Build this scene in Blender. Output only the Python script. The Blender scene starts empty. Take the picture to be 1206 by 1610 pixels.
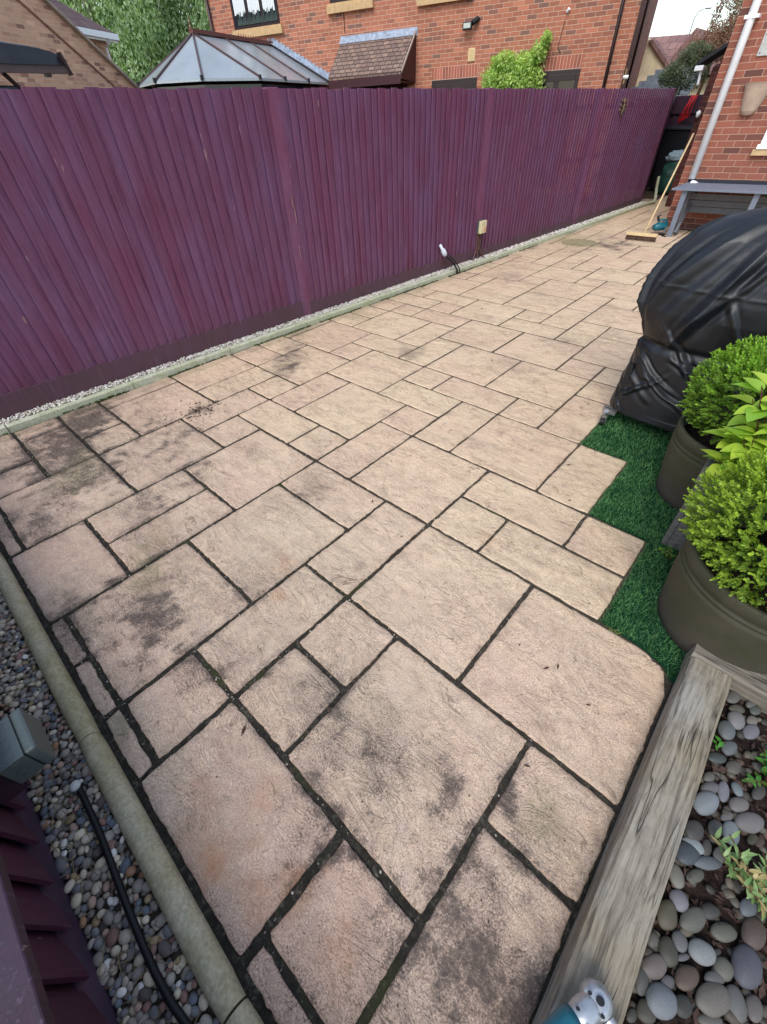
import bpy, bmesh, math, random
import numpy as np
from mathutils import Vector, Matrix, noise
R = math.radians
PI = math.pi
random.seed(7)
rng = np.random.default_rng(7)
S = bpy.context.scene
C = S.collection

# ------------------------------------------------------------------ camera
HC = 1.55792
f_px, pitch, roll, yaw = 649.598, 0.758473, -0.052661, -0.771417
F = Vector((math.cos(pitch)*math.sin(yaw), math.cos(pitch)*math.cos(yaw), -math.sin(pitch)))
R1 = Vector((math.cos(yaw), -math.sin(yaw), 0)); U1 = R1.cross(F)
RX = R1*math.cos(roll)+U1*math.sin(roll); UX = -R1*math.sin(roll)+U1*math.cos(roll)
cd = bpy.data.cameras.new('camera'); cam = bpy.data.objects.new('camera', cd); C.objects.link(cam)
cd.sensor_fit = 'VERTICAL'; cd.sensor_height = 24; cd.sensor_width = 18
cd.lens = f_px/1610*24; cd.clip_start = 0.02; cd.clip_end = 500
cam.matrix_world = Matrix(((RX.x, UX.x, -F.x, 0), (RX.y, UX.y, -F.y, 0), (RX.z, UX.z, -F.z, HC), (0, 0, 0, 1)))
S.camera = cam

# ------------------------------------------------------------------ light (bright overcast)
w = bpy.data.worlds.new('World'); S.world = w; w.use_nodes = True
wn = w.node_tree.nodes; wl = w.node_tree.links
bg = wn['Background']
sky = wn.new('ShaderNodeTexSky'); sky.sky_type = 'NISHITA'; sky.sun_disc = False
SUN_EL, SUN_AZ = R(50), R(165)     # azimuth clockwise from +Y
sky.sun_elevation = SUN_EL; sky.sun_rotation = SUN_AZ
sky.air_density = 1.3; sky.dust_density = 1.0; sky.ozone_density = 2.0
hs = wn.new('ShaderNodeHueSaturation'); hs.inputs['Saturation'].default_value = 0.72
wl.new(sky.outputs[0], hs.inputs['Color']); wl.new(hs.outputs[0], bg.inputs[0])
bg.inputs[1].default_value = 0.14
sd = bpy.data.lights.new('sun', 'SUN'); sd.energy = 1.35; sd.angle = R(32); sd.color = (1, .96, .9)
sun = bpy.data.objects.new('sun', sd); C.objects.link(sun)
dirv = Vector((math.sin(SUN_AZ)*math.cos(SUN_EL), math.cos(SUN_AZ)*math.cos(SUN_EL), math.sin(SUN_EL)))
sun.rotation_euler = dirv.to_track_quat('Z', 'Y').to_euler()
S.view_settings.view_transform = 'Standard'; S.view_settings.look = 'None'
S.view_settings.exposure = 0.8; S.view_settings.gamma = 1
S.render.resolution_x = 767; S.render.resolution_y = 1024
S.render.engine = 'CYCLES'

# ------------------------------------------------------------------ helpers
def srgb(r, g, b):
    def c(v):
        v /= 255
        return v/12.92 if v <= .04045 else ((v+.055)/1.055)**2.4
    return (c(r), c(g), c(b), 1)

class NB:
    """small node builder"""
    def __init__(s, name, rough=.8, spec=.3, metal=0.0):
        s.m = bpy.data.materials.new(name); s.m.use_nodes = True
        s.n = s.m.node_tree.nodes; s.l = s.m.node_tree.links
        s.b = s.n['Principled BSDF']
        s.b.inputs['Roughness'].default_value = rough
        s.b.inputs['Specular IOR Level'].default_value = spec
        s.b.inputs['Metallic'].default_value = metal
    def set(s, node, i, v):
        if v is None: return
        if isinstance(v, bpy.types.NodeSocket): s.l.new(v, node.inputs[i])
        else:
            node.inputs[i].default_value = v
    def coord(s, kind='Object', scale=None, rot=None):
        t = s.n.new('ShaderNodeTexCoord'); o = t.outputs[kind]
        if scale or rot:
            mp = s.n.new('ShaderNodeMapping'); s.l.new(o, mp.inputs[0])
            if scale: mp.inputs['Scale'].default_value = scale
            if rot: mp.inputs['Rotation'].default_value = rot
            o = mp.outputs[0]
        return o
    def noise(s, vec, scale, detail=4, rough=.55, dist=0, out=0):
        t = s.n.new('ShaderNodeTexNoise'); s.l.new(vec, t.inputs['Vector'])
        t.inputs['Scale'].default_value = scale; t.inputs['Detail'].default_value = detail
        t.inputs['Roughness'].default_value = rough; t.inputs['Distortion'].default_value = dist
        return t.outputs[out]
    def voro(s, vec, scale, feat='F1', out=0):
        t = s.n.new('ShaderNodeTexVoronoi'); t.feature = feat; s.l.new(vec, t.inputs['Vector']); t.inputs['Scale'].default_value = scale
        return t.outputs[out]
    def ramp(s, fac, stops, interp='LINEAR'):
        t = s.n.new('ShaderNodeValToRGB'); t.color_ramp.interpolation = interp
        e = t.color_ramp.elements
        while len(e) < len(stops): e.new(.5)
        for k, (p, c) in enumerate(stops):
            e[k].position = p; e[k].color = c if hasattr(c, '__len__') else (c, c, c, 1)
        s.l.new(fac, t.inputs[0]); return t.outputs[0]
    def mix(s, fac, a, b, mode='MIX'):
        t = s.n.new('ShaderNodeMix'); t.data_type = 'RGBA'; t.blend_type = mode
        s.set(t, 0, fac); s.set(t, 6, a); s.set(t, 7, b); return t.outputs[2]
    def math(s, op, a, b=None, clamp=False):
        t = s.n.new('ShaderNodeMath'); t.operation = op; t.use_clamp = clamp
        s.set(t, 0, a); s.set(t, 1, b); return t.outputs[0]
    def attr(s, name, out='Color'):
        t = s.n.new('ShaderNodeAttribute'); t.attribute_name = name; return t.outputs[out]
    def sep(s, v):
        t = s.n.new('ShaderNodeSeparateXYZ'); s.l.new(v, t.inputs[0]); return t.outputs
    def comb(s, x, y, z):
        t = s.n.new('ShaderNodeCombineXYZ'); s.set(t, 0, x); s.set(t, 1, y); s.set(t, 2, z); return t.outputs[0]
    def bump(s, h, strength=.3, dist=.01, normal=None):
        t = s.n.new('ShaderNodeBump'); t.inputs['Strength'].default_value = strength; t.inputs['Distance'].default_value = dist
        s.l.new(h, t.inputs['Height'])
        if normal: s.l.new(normal, t.inputs['Normal'])
        s.l.new(t.outputs[0], s.b.inputs['Normal']); return t.outputs[0]
    def col(s, v): s.set(s.b, 'Base Color', v); return s
    def rough(s, v): s.set(s.b, 'Roughness', v)

def plain(name, col, rough=.6, spec=.4, metal=0, var=.15, scale=30, bump=.1, dist=.002):
    m = NB(name, rough, spec, metal); c = m.coord()
    n = m.noise(c, scale, 4)
    d = tuple(x*(1-var) for x in col[:3])+(1,); l = tuple(min(1, x*(1+var)) for x in col[:3])+(1,)
    m.col(m.ramp(n, [(.3, d), (.7, l)]))
    if bump: m.bump(n, bump, dist)
    return m.m

class MB:
    def __init__(s): s.v = []; s.f = []; s.mi = []; s.k = 0
    def add(s, vs, fs, mi=None):
        o = len(s.v); s.v += [tuple(v) for v in vs]; s.f += [tuple(i+o for i in f) for f in fs]
        s.mi += [s.k if mi is None else mi]*len(fs); return s
    def box(s, x0, x1, y0, y1, z0, z1):
        return s.add([(x0,y0,z0),(x1,y0,z0),(x1,y1,z0),(x0,y1,z0),(x0,y0,z1),(x1,y0,z1),(x1,y1,z1),(x0,y1,z1)],
            [(0,3,2,1),(4,5,6,7),(0,1,5,4),(1,2,6,5),(2,3,7,6),(3,0,4,7)])
    def hexa(s, p):
        return s.add(p, [(0,3,2,1),(4,5,6,7),(0,1,5,4),(1,2,6,5),(2,3,7,6),(3,0,4,7)])
    def bar(s, a, b, wd, th, up=(0,0,1)):
        a = Vector(a); b = Vector(b); d = (b-a).normalized(); u = Vector(up)
        x = d.cross(u)
        if x.length < 1e-4: x = d.cross(Vector((1,0,0)))
        x.normalize(); y = x.cross(d).normalized(); x *= wd/2; y *= th/2
        return s.hexa([a-x-y, a+x-y, b+x-y, b-x-y, a-x+y, a+x+y, b+x+y, b-x+y])
    def tube(s, pts, r, n=10, cap=True):
        pts = [Vector(p) for p in pts]; rs = r if hasattr(r, '__len__') else [r]*len(pts)
        vs = []; fs = []; ref = None
        for i, p in enumerate(pts):
            d = (pts[min(i+1, len(pts)-1)]-pts[max(i-1, 0)]).normalized()
            if ref is None:
                ref = d.cross(Vector((0,0,1)))
                if ref.length < 1e-3: ref = Vector((1,0,0))
            ref = (ref-d*ref.dot(d)).normalized(); q = d.cross(ref)
            for k in range(n):
                a = 2*PI*k/n; vs.append(p+(ref*math.cos(a)+q*math.sin(a))*rs[i])
        for i in range(len(pts)-1):
            for k in range(n):
                fs.append((i*n+k, i*n+(k+1) % n, (i+1)*n+(k+1) % n, (i+1)*n+k))
        if cap: fs += [tuple(range(n-1, -1, -1)), tuple(range((len(pts)-1)*n, len(pts)*n))]
        return s.add(vs, fs)
    def lathe(s, prof, n=48, c=(0,0,0), closed=False):
        vs = []; fs = []
        for r, z in prof:
            for k in range(n):
                a = 2*PI*k/n; vs.append((c[0]+r*math.cos(a), c[1]+r*math.sin(a), c[2]+z))
        m = len(prof)
        for i in range(m-1 if not closed else m):
            j = (i+1) % m
            for k in range(n): fs.append((i*n+k, i*n+(k+1) % n, j*n+(k+1) % n, j*n+k))
        if not closed: fs += [tuple(range(n-1, -1, -1)), tuple(range((m-1)*n, m*n))]
        return s.add(vs, fs)
    def prism(s, poly, d):
        """poly: list of 3d points (planar), d: extrusion vector"""
        n = len(poly); p = [Vector(q) for q in poly]; d = Vector(d)
        return s.add(p+[q+d for q in p], [tuple(range(n-1,-1,-1)), tuple(range(n,2*n))]+[(i,(i+1)%n,(i+1)%n+n,i+n) for i in range(n)])
    def build(s, name, mat, parent=None, smooth=False, bevel=0, world=True, fix=True):
        me = bpy.data.meshes.new(name)
        vs = s.v
        if parent is not None and world:
            loc, rz = absloc(parent)
            cz, sz = math.cos(-rz), math.sin(-rz)
            vs = [((x-loc[0])*cz-(y-loc[1])*sz, (x-loc[0])*sz+(y-loc[1])*cz, z-loc[2]) for x, y, z in vs]
        me.from_pydata(vs, [], s.f)
        mats = mat if isinstance(mat, (list, tuple)) else [mat]
        for m in mats: me.materials.append(m)
        if len(mats) > 1: me.polygons.foreach_set('material_index', s.mi)
        me.update()
        if fix:
            bm = bmesh.new(); bm.from_mesh(me); bmesh.ops.recalc_face_normals(bm, faces=bm.faces); bm.to_mesh(me); bm.free()
        if smooth: me.polygons.foreach_set('use_smooth', [True]*len(me.polygons))
        o = bpy.data.objects.new(name, me); C.objects.link(o)
        if parent is not None: o.parent = parent
        if bevel:
            b = o.modifiers.new('bevel', 'BEVEL'); b.width = bevel; b.segments = 2; b.limit_method = 'ANGLE'
        return o

def absloc(o):
    loc = list(o.location); rz = o.rotation_euler.z
    return loc, rz
def tag(o, label, cat, group=None):
    o['label'] = label; o['category'] = cat
    if group: o['group'] = group
    return o
def thing(name, label, cat, loc=(0,0,0), rz=0, group=None):
    o = bpy.data.objects.new(name, None); C.objects.link(o); o.empty_display_size = .1
    o.location = loc; o.rotation_euler = (0,0,rz); tag(o, label, cat, group); return o
def struct(o): o['kind'] = 'structure'; return o

def array_mesh(name, V, Fq, mats, col=None, cname='pc', smooth=False, mi=None):
    """numpy verts (n,3), faces (m,k)"""
    me = bpy.data.meshes.new(name)
    n, k = Fq.shape
    me.vertices.add(len(V)); me.vertices.foreach_set('co', np.asarray(V, dtype=np.float32).ravel())
    me.loops.add(n*k); me.loops.foreach_set('vertex_index', np.asarray(Fq, dtype=np.int32).ravel())
    me.polygons.add(n); me.polygons.foreach_set('loop_start', np.arange(0, n*k, k, dtype=np.int32))
    me.polygons.foreach_set('loop_total', np.full(n, k, dtype=np.int32))
    for m in (mats if isinstance(mats, (list, tuple)) else [mats]): me.materials.append(m)
    if mi is not None: me.polygons.foreach_set('material_index', mi)
    if smooth: me.polygons.foreach_set('use_smooth', np.ones(n, dtype=bool))
    me.update(calc_edges=True)
    if col is not None:
        a = me.color_attributes.new(cname, 'FLOAT_COLOR', 'POINT'); a.data.foreach_set('color', np.asarray(col, dtype=np.float32).ravel())
    return me
def link(name, me, parent=None):
    o = bpy.data.objects.new(name, me); C.objects.link(o)
    if parent is not None: o.parent = parent
    return o

def ico(sub):
    bm = bmesh.new(); bmesh.ops.create_icosphere(bm, subdivisions=sub, radius=1)
    V = np.array([v.co[:] for v in bm.verts]); Fq = np.array([[v.index for v in f.verts] for f in bm.faces]); bm.free(); return V, Fq
ICO1, ICO2, ICO3 = ico(1), ico(2), ico(4)

def pebbles(P, rad, sub, colors, lump=.12, flat=.6):
    """P centres (n,3), rad (n,), returns V,F,col"""
    V0, F0 = sub; n = len(P); nv = len(V0)
    ang = rng.uniform(0, 2*PI, n); tilt = rng.normal(0, .35, n)
    el = rng.uniform(1.0, 1.55, n); fl = rng.uniform(flat*.75, flat*1.2, n)
    V = np.repeat(V0[None], n, 0)
    V = V*(1+lump*rng.normal(0, .5, (n, nv, 1)))
    V[:, :, 0] *= el[:, None]; V[:, :, 2] *= fl[:, None]
    V *= rad[:, None, None]
    c, s = np.cos(tilt)[:, None], np.sin(tilt)[:, None]
    x, z = V[:, :, 0]*c-V[:, :, 2]*s, V[:, :, 0]*s+V[:, :, 2]*c
    c, s = np.cos(ang)[:, None], np.sin(ang)[:, None]
    V = np.stack([x*c-V[:, :, 1]*s, x*s+V[:, :, 1]*c, z], -1)+P[:, None, :]
    Fq = (F0[None]+np.arange(n)[:, None, None]*nv).reshape(-1, 3)
    col = np.repeat(np.asarray(colors)[:, None, :], nv, 1).reshape(-1, 4)
    return V.reshape(-1, 3), Fq, col

# ------------------------------------------------------------------ materials
def m_slab():
    m = NB('riven_paving', .85, .2); c = m.coord()
    wr = m.attr('wear'); r, g, b = m.sep(wr)[:]
    tint = m.attr('tint', 'Fac'); y = m.sep(c)[1]
    big = m.noise(c, 2.1, 5, .6)
    mid = m.noise(m.coord('Object', (1, 1.5, 1), (0, 0, .4)), 9, 9, .68, .5)
    patch = m.noise(c, 22, 6, .7)
    fine = m.noise(c, 150, 3, .65)
    grain = m.noise(c, 300, 2, .7)
    base = m.mix(tint, srgb(214, 190, 160), srgb(208, 178, 154))
    base = m.mix(m.ramp(big, [(.35, 0.), (.65, .7)]), base, srgb(216, 194, 162))
    base = m.mix(m.ramp(mid, [(.32, .6), (.48, 0.)]), base, srgb(172, 144, 124))
    base = m.mix(m.ramp(mid, [(.55, 0.), (.75, .4)]), base, srgb(222, 202, 176))
    yy = m.math('MULTIPLY_ADD', y, -.55); m.n[-1].inputs[2].default_value = .95
    oldf = m.math('MULTIPLY', m.math('MAXIMUM', m.math('MINIMUM', yy, 1.), 0.), m.ramp(patch, [(.25, 1.), (.75, .45)]))
    base = m.mix(m.math('MULTIPLY', oldf, .8), base, srgb(184, 160, 146))
    base = m.mix(m.math('MULTIPLY', oldf, m.ramp(mid, [(.5, 0.), (.7, .5)])), base, srgb(200, 182, 172))
    wz = m.noise(c, 1.3, 4, .6, .4); wzf = m.math('MULTIPLY', oldf, m.ramp(wz, [(.42, 0.), (.62, 1.)]))
    base = m.mix(m.math('MULTIPLY', wzf, m.ramp(patch, [(.3, .75), (.65, .25)])), base, srgb(138, 128, 112))
    pk = m.noise(m.coord('Object', None, (0, 0, 1)), 1.1, 3); base = m.mix(m.math('MULTIPLY', oldf, m.ramp(pk, [(.45, 0.), (.65, .55)])), base, srgb(204, 166, 148))
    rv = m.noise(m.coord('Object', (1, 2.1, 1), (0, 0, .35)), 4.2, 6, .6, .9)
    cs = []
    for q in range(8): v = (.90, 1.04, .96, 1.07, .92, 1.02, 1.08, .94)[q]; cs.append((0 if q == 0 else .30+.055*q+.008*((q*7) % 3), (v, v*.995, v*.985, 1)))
    base = m.mix(m.ramp(m.noise(c, 2.7, 3), [(.38, .35), (.6, 1.)]), base, m.ramp(rv, cs, 'CONSTANT'), 'MULTIPLY')  # alternating plate tones stand in for shading of the riven relief
    cv_ = m.noise(m.coord('Object', (1, 1.6, 1), (0, 0, .6)), 16, 7, .7, .3)
    base = m.mix(.6, base, m.ramp(cv_, [(.3, (.72, .69, .67, 1)), (.46, (1, 1, 1, 1)), (.6, (1, 1, 1, 1)), (.75, (1.16, 1.15, 1.14, 1))]), 'MULTIPLY')
    # sandy grain
    base = m.mix(.8, base, m.ramp(fine, [(.28, (.62, .58, .55, 1)), (.44, (1, 1, 1, 1)), (.58, (1, 1, 1, 1)), (.72, (1.35, 1.33, 1.3, 1))]), 'MULTIPLY')
    base = m.mix(.55, base, m.ramp(grain, [(.28, (.5, .46, .44, 1)), (.5, (1, 1, 1, 1)), (.70, (1.65, 1.62, 1.58, 1))]), 'MULTIPLY')
    # grime: broken film, then specks
    film = m.math('MULTIPLY', r, m.ramp(m.math('ADD', m.math('MULTIPLY', mid, .6), m.math('MULTIPLY', patch, .4)), [(.30, 1.), (.66, .1)]))
    base = m.mix(m.math('MULTIPLY', film, .68), base, srgb(116, 104, 97))
    sp = m.noise(c, 55, 8, .78, .4); thr = m.math('ADD', sp, m.math('MULTIPLY', r, .34))
    base = m.mix(m.math('MULTIPLY', m.ramp(thr, [(.72, 0.), (.86, 1.)]), .62), base, srgb(70, 62, 60))
    sp2 = m.noise(c, 170, 4, .7); thr2 = m.math('ADD', m.math('MULTIPLY', sp2, .7), m.math('ADD', m.math('MULTIPLY', patch, .3), m.math('MULTIPLY', r, .25)))
    base = m.mix(m.math('MULTIPLY', m.ramp(thr2, [(.62, 0.), (.72, 1.)]), .6), base, srgb(66, 58, 56))
    # hairline cracks; ledge shade of the riven face painted as dark lines
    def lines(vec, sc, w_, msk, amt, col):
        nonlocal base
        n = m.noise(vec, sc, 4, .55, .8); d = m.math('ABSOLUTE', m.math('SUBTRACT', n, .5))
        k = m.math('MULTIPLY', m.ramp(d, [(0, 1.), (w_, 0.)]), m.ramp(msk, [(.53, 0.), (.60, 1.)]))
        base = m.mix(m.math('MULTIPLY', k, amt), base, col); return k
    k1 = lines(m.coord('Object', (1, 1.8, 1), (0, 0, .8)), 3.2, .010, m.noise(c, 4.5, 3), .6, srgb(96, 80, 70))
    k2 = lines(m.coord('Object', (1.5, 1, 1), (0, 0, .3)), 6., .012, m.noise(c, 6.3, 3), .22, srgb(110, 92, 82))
    base = m.mix(m.math('MULTIPLY', g, m.ramp(patch, [(.3, .9), (.7, .15)])), base, srgb(128, 126, 84))
    base = m.mix(m.math('MULTIPLY', b, m.ramp(patch, [(.3, .85), (.7, .1)])), base, srgb(186, 132, 92))
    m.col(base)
    rv = m.noise(m.coord('Object', (1, 2.1, 1), (0, 0, .35)), 4.2, 6, .6, .9)
    st_ = [(0, 0.)]
    for q in range(7):
        e = .33+.055*q+.008*((q*7) % 3); st_ += [(e, q/7), (e+.006, (q+1)/7)]
    ter = m.ramp(rv, st_[:15])
    h = m.math('ADD', m.math('MULTIPLY', mid, 1.1), m.math('MULTIPLY', fine, .35))
    h = m.math('ADD', h, m.math('MULTIPLY', ter, m.ramp(m.noise(c, 2.7, 3), [(.4, 1.), (.62, 5.)])))
    h = m.math('ADD', h, m.math('MULTIPLY', grain, .22)); h = m.math('SUBTRACT', h, m.math('MULTIPLY', m.math('ADD', k1, m.math('MULTIPLY', k2, .3)), .3))
    m.bump(h, .85, .006)
    return m.m

def m_joint():
    m = NB('joint_grit', .95, .15); c = m.coord(); y = m.sep(c)[1]
    n = m.noise(c, 60, 6, .7); n2 = m.noise(c, 4, 4, .6)
    near = m.ramp(n, [(.3, srgb(30, 28, 25)), (.55, srgb(52, 49, 43)), (.7, srgb(98, 92, 80)), (.8, srgb(150, 140, 122))])
    far = m.ramp(n, [(.3, srgb(66, 57, 49)), (.7, srgb(106, 94, 80))])
    k = m.math('MULTIPLY_ADD', y, .42); m.n[-1].inputs[2].default_value = -.1
    k = m.math('ADD', k, m.math('MULTIPLY', m.math('SUBTRACT', n2, .5), .8))
    k = m.math('MAXIMUM', m.math('MINIMUM', k, 1.), 0.)
    b = m.mix(k, near, far)
    b = m.mix(m.ramp(m.noise(c, 2.3, 3), [(.58, 0.), (.68, .7)]), b, srgb(62, 66, 36))
    m.col(b); m.bump(n, .9, .008); return m.m

def m_brick(name, bcol, b2, mortar, axis='x', dark=None, soldier=False):
    m = NB(name, .85, .2); c = m.coord(); x, y, z = m.sep(c)[:]
    v = m.comb(x if axis == 'x' else y, z, 0.)
    t = m.n.new('ShaderNodeTexBrick'); m.l.new(v, t.inputs['Vector'])
    t.inputs['Scale'].default_value = 1; t.inputs['Brick Width'].default_value = .225 if not soldier else .075
    t.inputs['Row Height'].default_value = .075 if not soldier else .225
    t.inputs['Mortar Size'].default_value = .0048; t.inputs['Mortar Smooth'].default_value = .25; t.inputs['Bias'].default_value = 0
    if soldier: t.offset = 0
    t.inputs['Color1'].default_value = (0, 0, 0, 1); t.inputs['Color2'].default_value = (1, 1, 1, 1); t.inputs['Mortar'].default_value = (.5, .5, .5, 1)
    rnd = t.outputs[0]; mf = t.outputs[1]
    bc = m.ramp(rnd, [(0, dark or b2), (.18, b2), (.5, bcol), (.85, bcol), (1, tuple(min(1, q*1.25) for q in bcol[:3])+(1,))])
    n = m.noise(c, 55, 5, .65); n3 = m.noise(c, 3, 4)
    bc = m.mix(.6, bc, m.ramp(n, [(.3, (.7, .7, .7, 1)), (.7, (1.25, 1.22, 1.2, 1))]), 'MULTIPLY')
    mo = m.mix(m.ramp(n3, [(.35, 0.), (.7, .5)]), mortar, tuple(q*.7 for q in mortar[:3])+(1,))
    m.col(m.mix(mf, bc, mo))
    h = m.math('ADD', m.math('MULTIPLY', mf, -1), m.math('MULTIPLY', n, .3)); m.bump(h, .6, .008)
    return m.m

def m_purple(name='purple_fence_paint', base=(116, 84, 118), lo=(112, 62, 90), worn=.35, zdirt=True):
    m = NB(name, .55, .4); c = m.coord('Object')
    st = m.noise(m.coord('Object', (1, 1, .06)), 60, 5, .6)
    st2 = m.noise(m.coord('Object', (1, 1, .3)), 5, 5, .65)
    t = m.attr('tint', 'Fac')
    b = m.mix(m.ramp(st2, [(.35, 0.), (.65, 1.)]), srgb(*base), srgb(*lo))
    b = m.mix(m.ramp(t, [(0, 0.), (1, .4)]), b, srgb(lo[0]+14, lo[1]+2, lo[2]))
    b = m.mix(m.ramp(st, [(.3, .6), (.5, 0.)]), b, srgb(70, 36, 60))
    b = m.mix(m.ramp(st, [(.6, 0.), (.8, .35)]), b, srgb(150, 120, 152))
    if zdirt:
        z = m.sep(c)[2]
        dk = m.math('MULTIPLY_ADD', z, -2.6); m.n[-1].inputs[2].default_value = .95
        dk = m.math('MULTIPLY', m.math('MAXIMUM', m.math('MINIMUM', dk, 1.), 0.), m.ramp(st2, [(.3, .35), (.7, 1.)]))
        b = m.mix(m.math('MULTIPLY', dk, .6), b, srgb(88, 62, 62))
    sc = m.noise(m.coord('Object', (1, 1, .25)), 22, 3, .5)
    b = m.mix(m.ramp(sc, [(.735, 0.), (.75, .6)]), b, srgb(165, 140, 130))
    m.col(b); m.rough(m.ramp(st2, [(.3, .45), (.7, .65)])); m.bump(st, .25, .002); return m.m

def m_wood(name, a, b, dark, axis=(1, .06, 1), scale=26, rough=.85):
    m = NB(name, rough, .2); c0 = m.coord('Object'); wob = m.noise(c0, 2.2, 2, .5, 0, 1)
    ad = m.n.new('ShaderNodeVectorMath'); ad.operation = 'MULTIPLY_ADD'; m.l.new(wob, ad.inputs[0]); ad.inputs[1].default_value = (.025, .03, .02); m.l.new(c0, ad.inputs[2])
    mp = m.n.new('ShaderNodeMapping'); m.l.new(ad.outputs[0], mp.inputs[0]); mp.inputs['Scale'].default_value = axis; c = mp.outputs[0]
    g = m.noise(c, scale*3.2, 6, .65, .25); g2 = m.noise(c, scale*.9, 5, .6, .9); kn = m.noise(c, scale*7, 3, .5)
    big = m.noise(m.coord(), 2.6, 4); pat = m.noise(m.coord(), 9, 6, .7)
    col = m.mix(m.ramp(big, [(.38, 0.), (.62, 1.)]), a, b)
    col = m.mix(m.ramp(g2, [(.34, .75), (.48, 0.)]), col, dark)
    col = m.mix(m.ramp(g, [(.36, .8), (.5, 0.)]), col, tuple(q*.8 for q in dark[:3])+(1,))
    col = m.mix(m.ramp(g, [(.56, 0.), (.7, .5)]), col, tuple(min(1, q*1.35) for q in a[:3])+(1,))
    col = m.mix(m.ramp(pat, [(.3, .5), (.5, 0.)]), col, dark)
    ck = m.noise(c, scale*.55, 2, .5); cr = m.ramp(m.math('ABSOLUTE', m.math('SUBTRACT', ck, .52)), [(0, 1.), (.010, 0.)])
    cr = m.math('MULTIPLY', cr, m.ramp(m.noise(m.coord(), 5, 2), [(.48, 0.), (.56, 1.)]))
    col = m.mix(m.math('MULTIPLY', cr, .85), col, (.02, .017, .014, 1))
    m.col(col); h = m.math('SUBTRACT', m.math('ADD', g, m.math('ADD', g2, m.math('MULTIPLY', kn, .4))), m.math('MULTIPLY', cr, 1.5)); m.bump(h, .7, .004); return m.m

def m_attr(name, rough=.7, spec=.3, bump=.2, bscale=120, speck=.25, an='pc'):
    m = NB(name, rough, spec); c = m.coord(); n = m.noise(c, bscale, 4, .6)
    m.col(m.mix(.8, m.attr(an), m.ramp(n, [(.3, (1-speck,)*3+(1,)), (.7, (1+speck,)*3+(1,))]), 'MULTIPLY')); m.bump(n, bump, .001); return m.m

def m_leaf(name, an='pc', rough=.45, trans=.35):
    m = NB(name, rough, .45); col = m.attr(an); m.col(col)
    tr = m.n.new('ShaderNodeBsdfTranslucent'); mx = m.n.new('ShaderNodeMixShader'); mx.inputs[0].default_value = trans
    m.l.new(m.mix(1., col, (1.3, 1.5, .6, 1), 'MULTIPLY'), tr.inputs[0])
    m.l.new(m.b.outputs[0], mx.inputs[1]); m.l.new(tr.outputs[0], mx.inputs[2])
    m.l.new(mx.outputs[0], m.n['Material Output'].inputs[0]); return m.m

def m_obj(name, rough=.55):   # colour of each cobble from its object colour
    m = NB(name, rough, .35); o = m.n.new('ShaderNodeObjectInfo'); c = m.coord('Object')
    n = m.noise(c, 70, 6, .65); n2 = m.noise(c, 12, 4, .6, 1)
    b = m.mix(.8, o.outputs['Color'], m.ramp(n, [(.3, (.6, .6, .6, 1)), (.7, (1.35, 1.33, 1.3, 1))]), 'MULTIPLY')
    b = m.mix(.7, b, m.ramp(n2, [(.3, (.7, .7, .7, 1)), (.7, (1.2, 1.2, 1.2, 1))]), 'MULTIPLY')
    m.col(b); m.bump(n, .15, .002); return m.m

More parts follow.
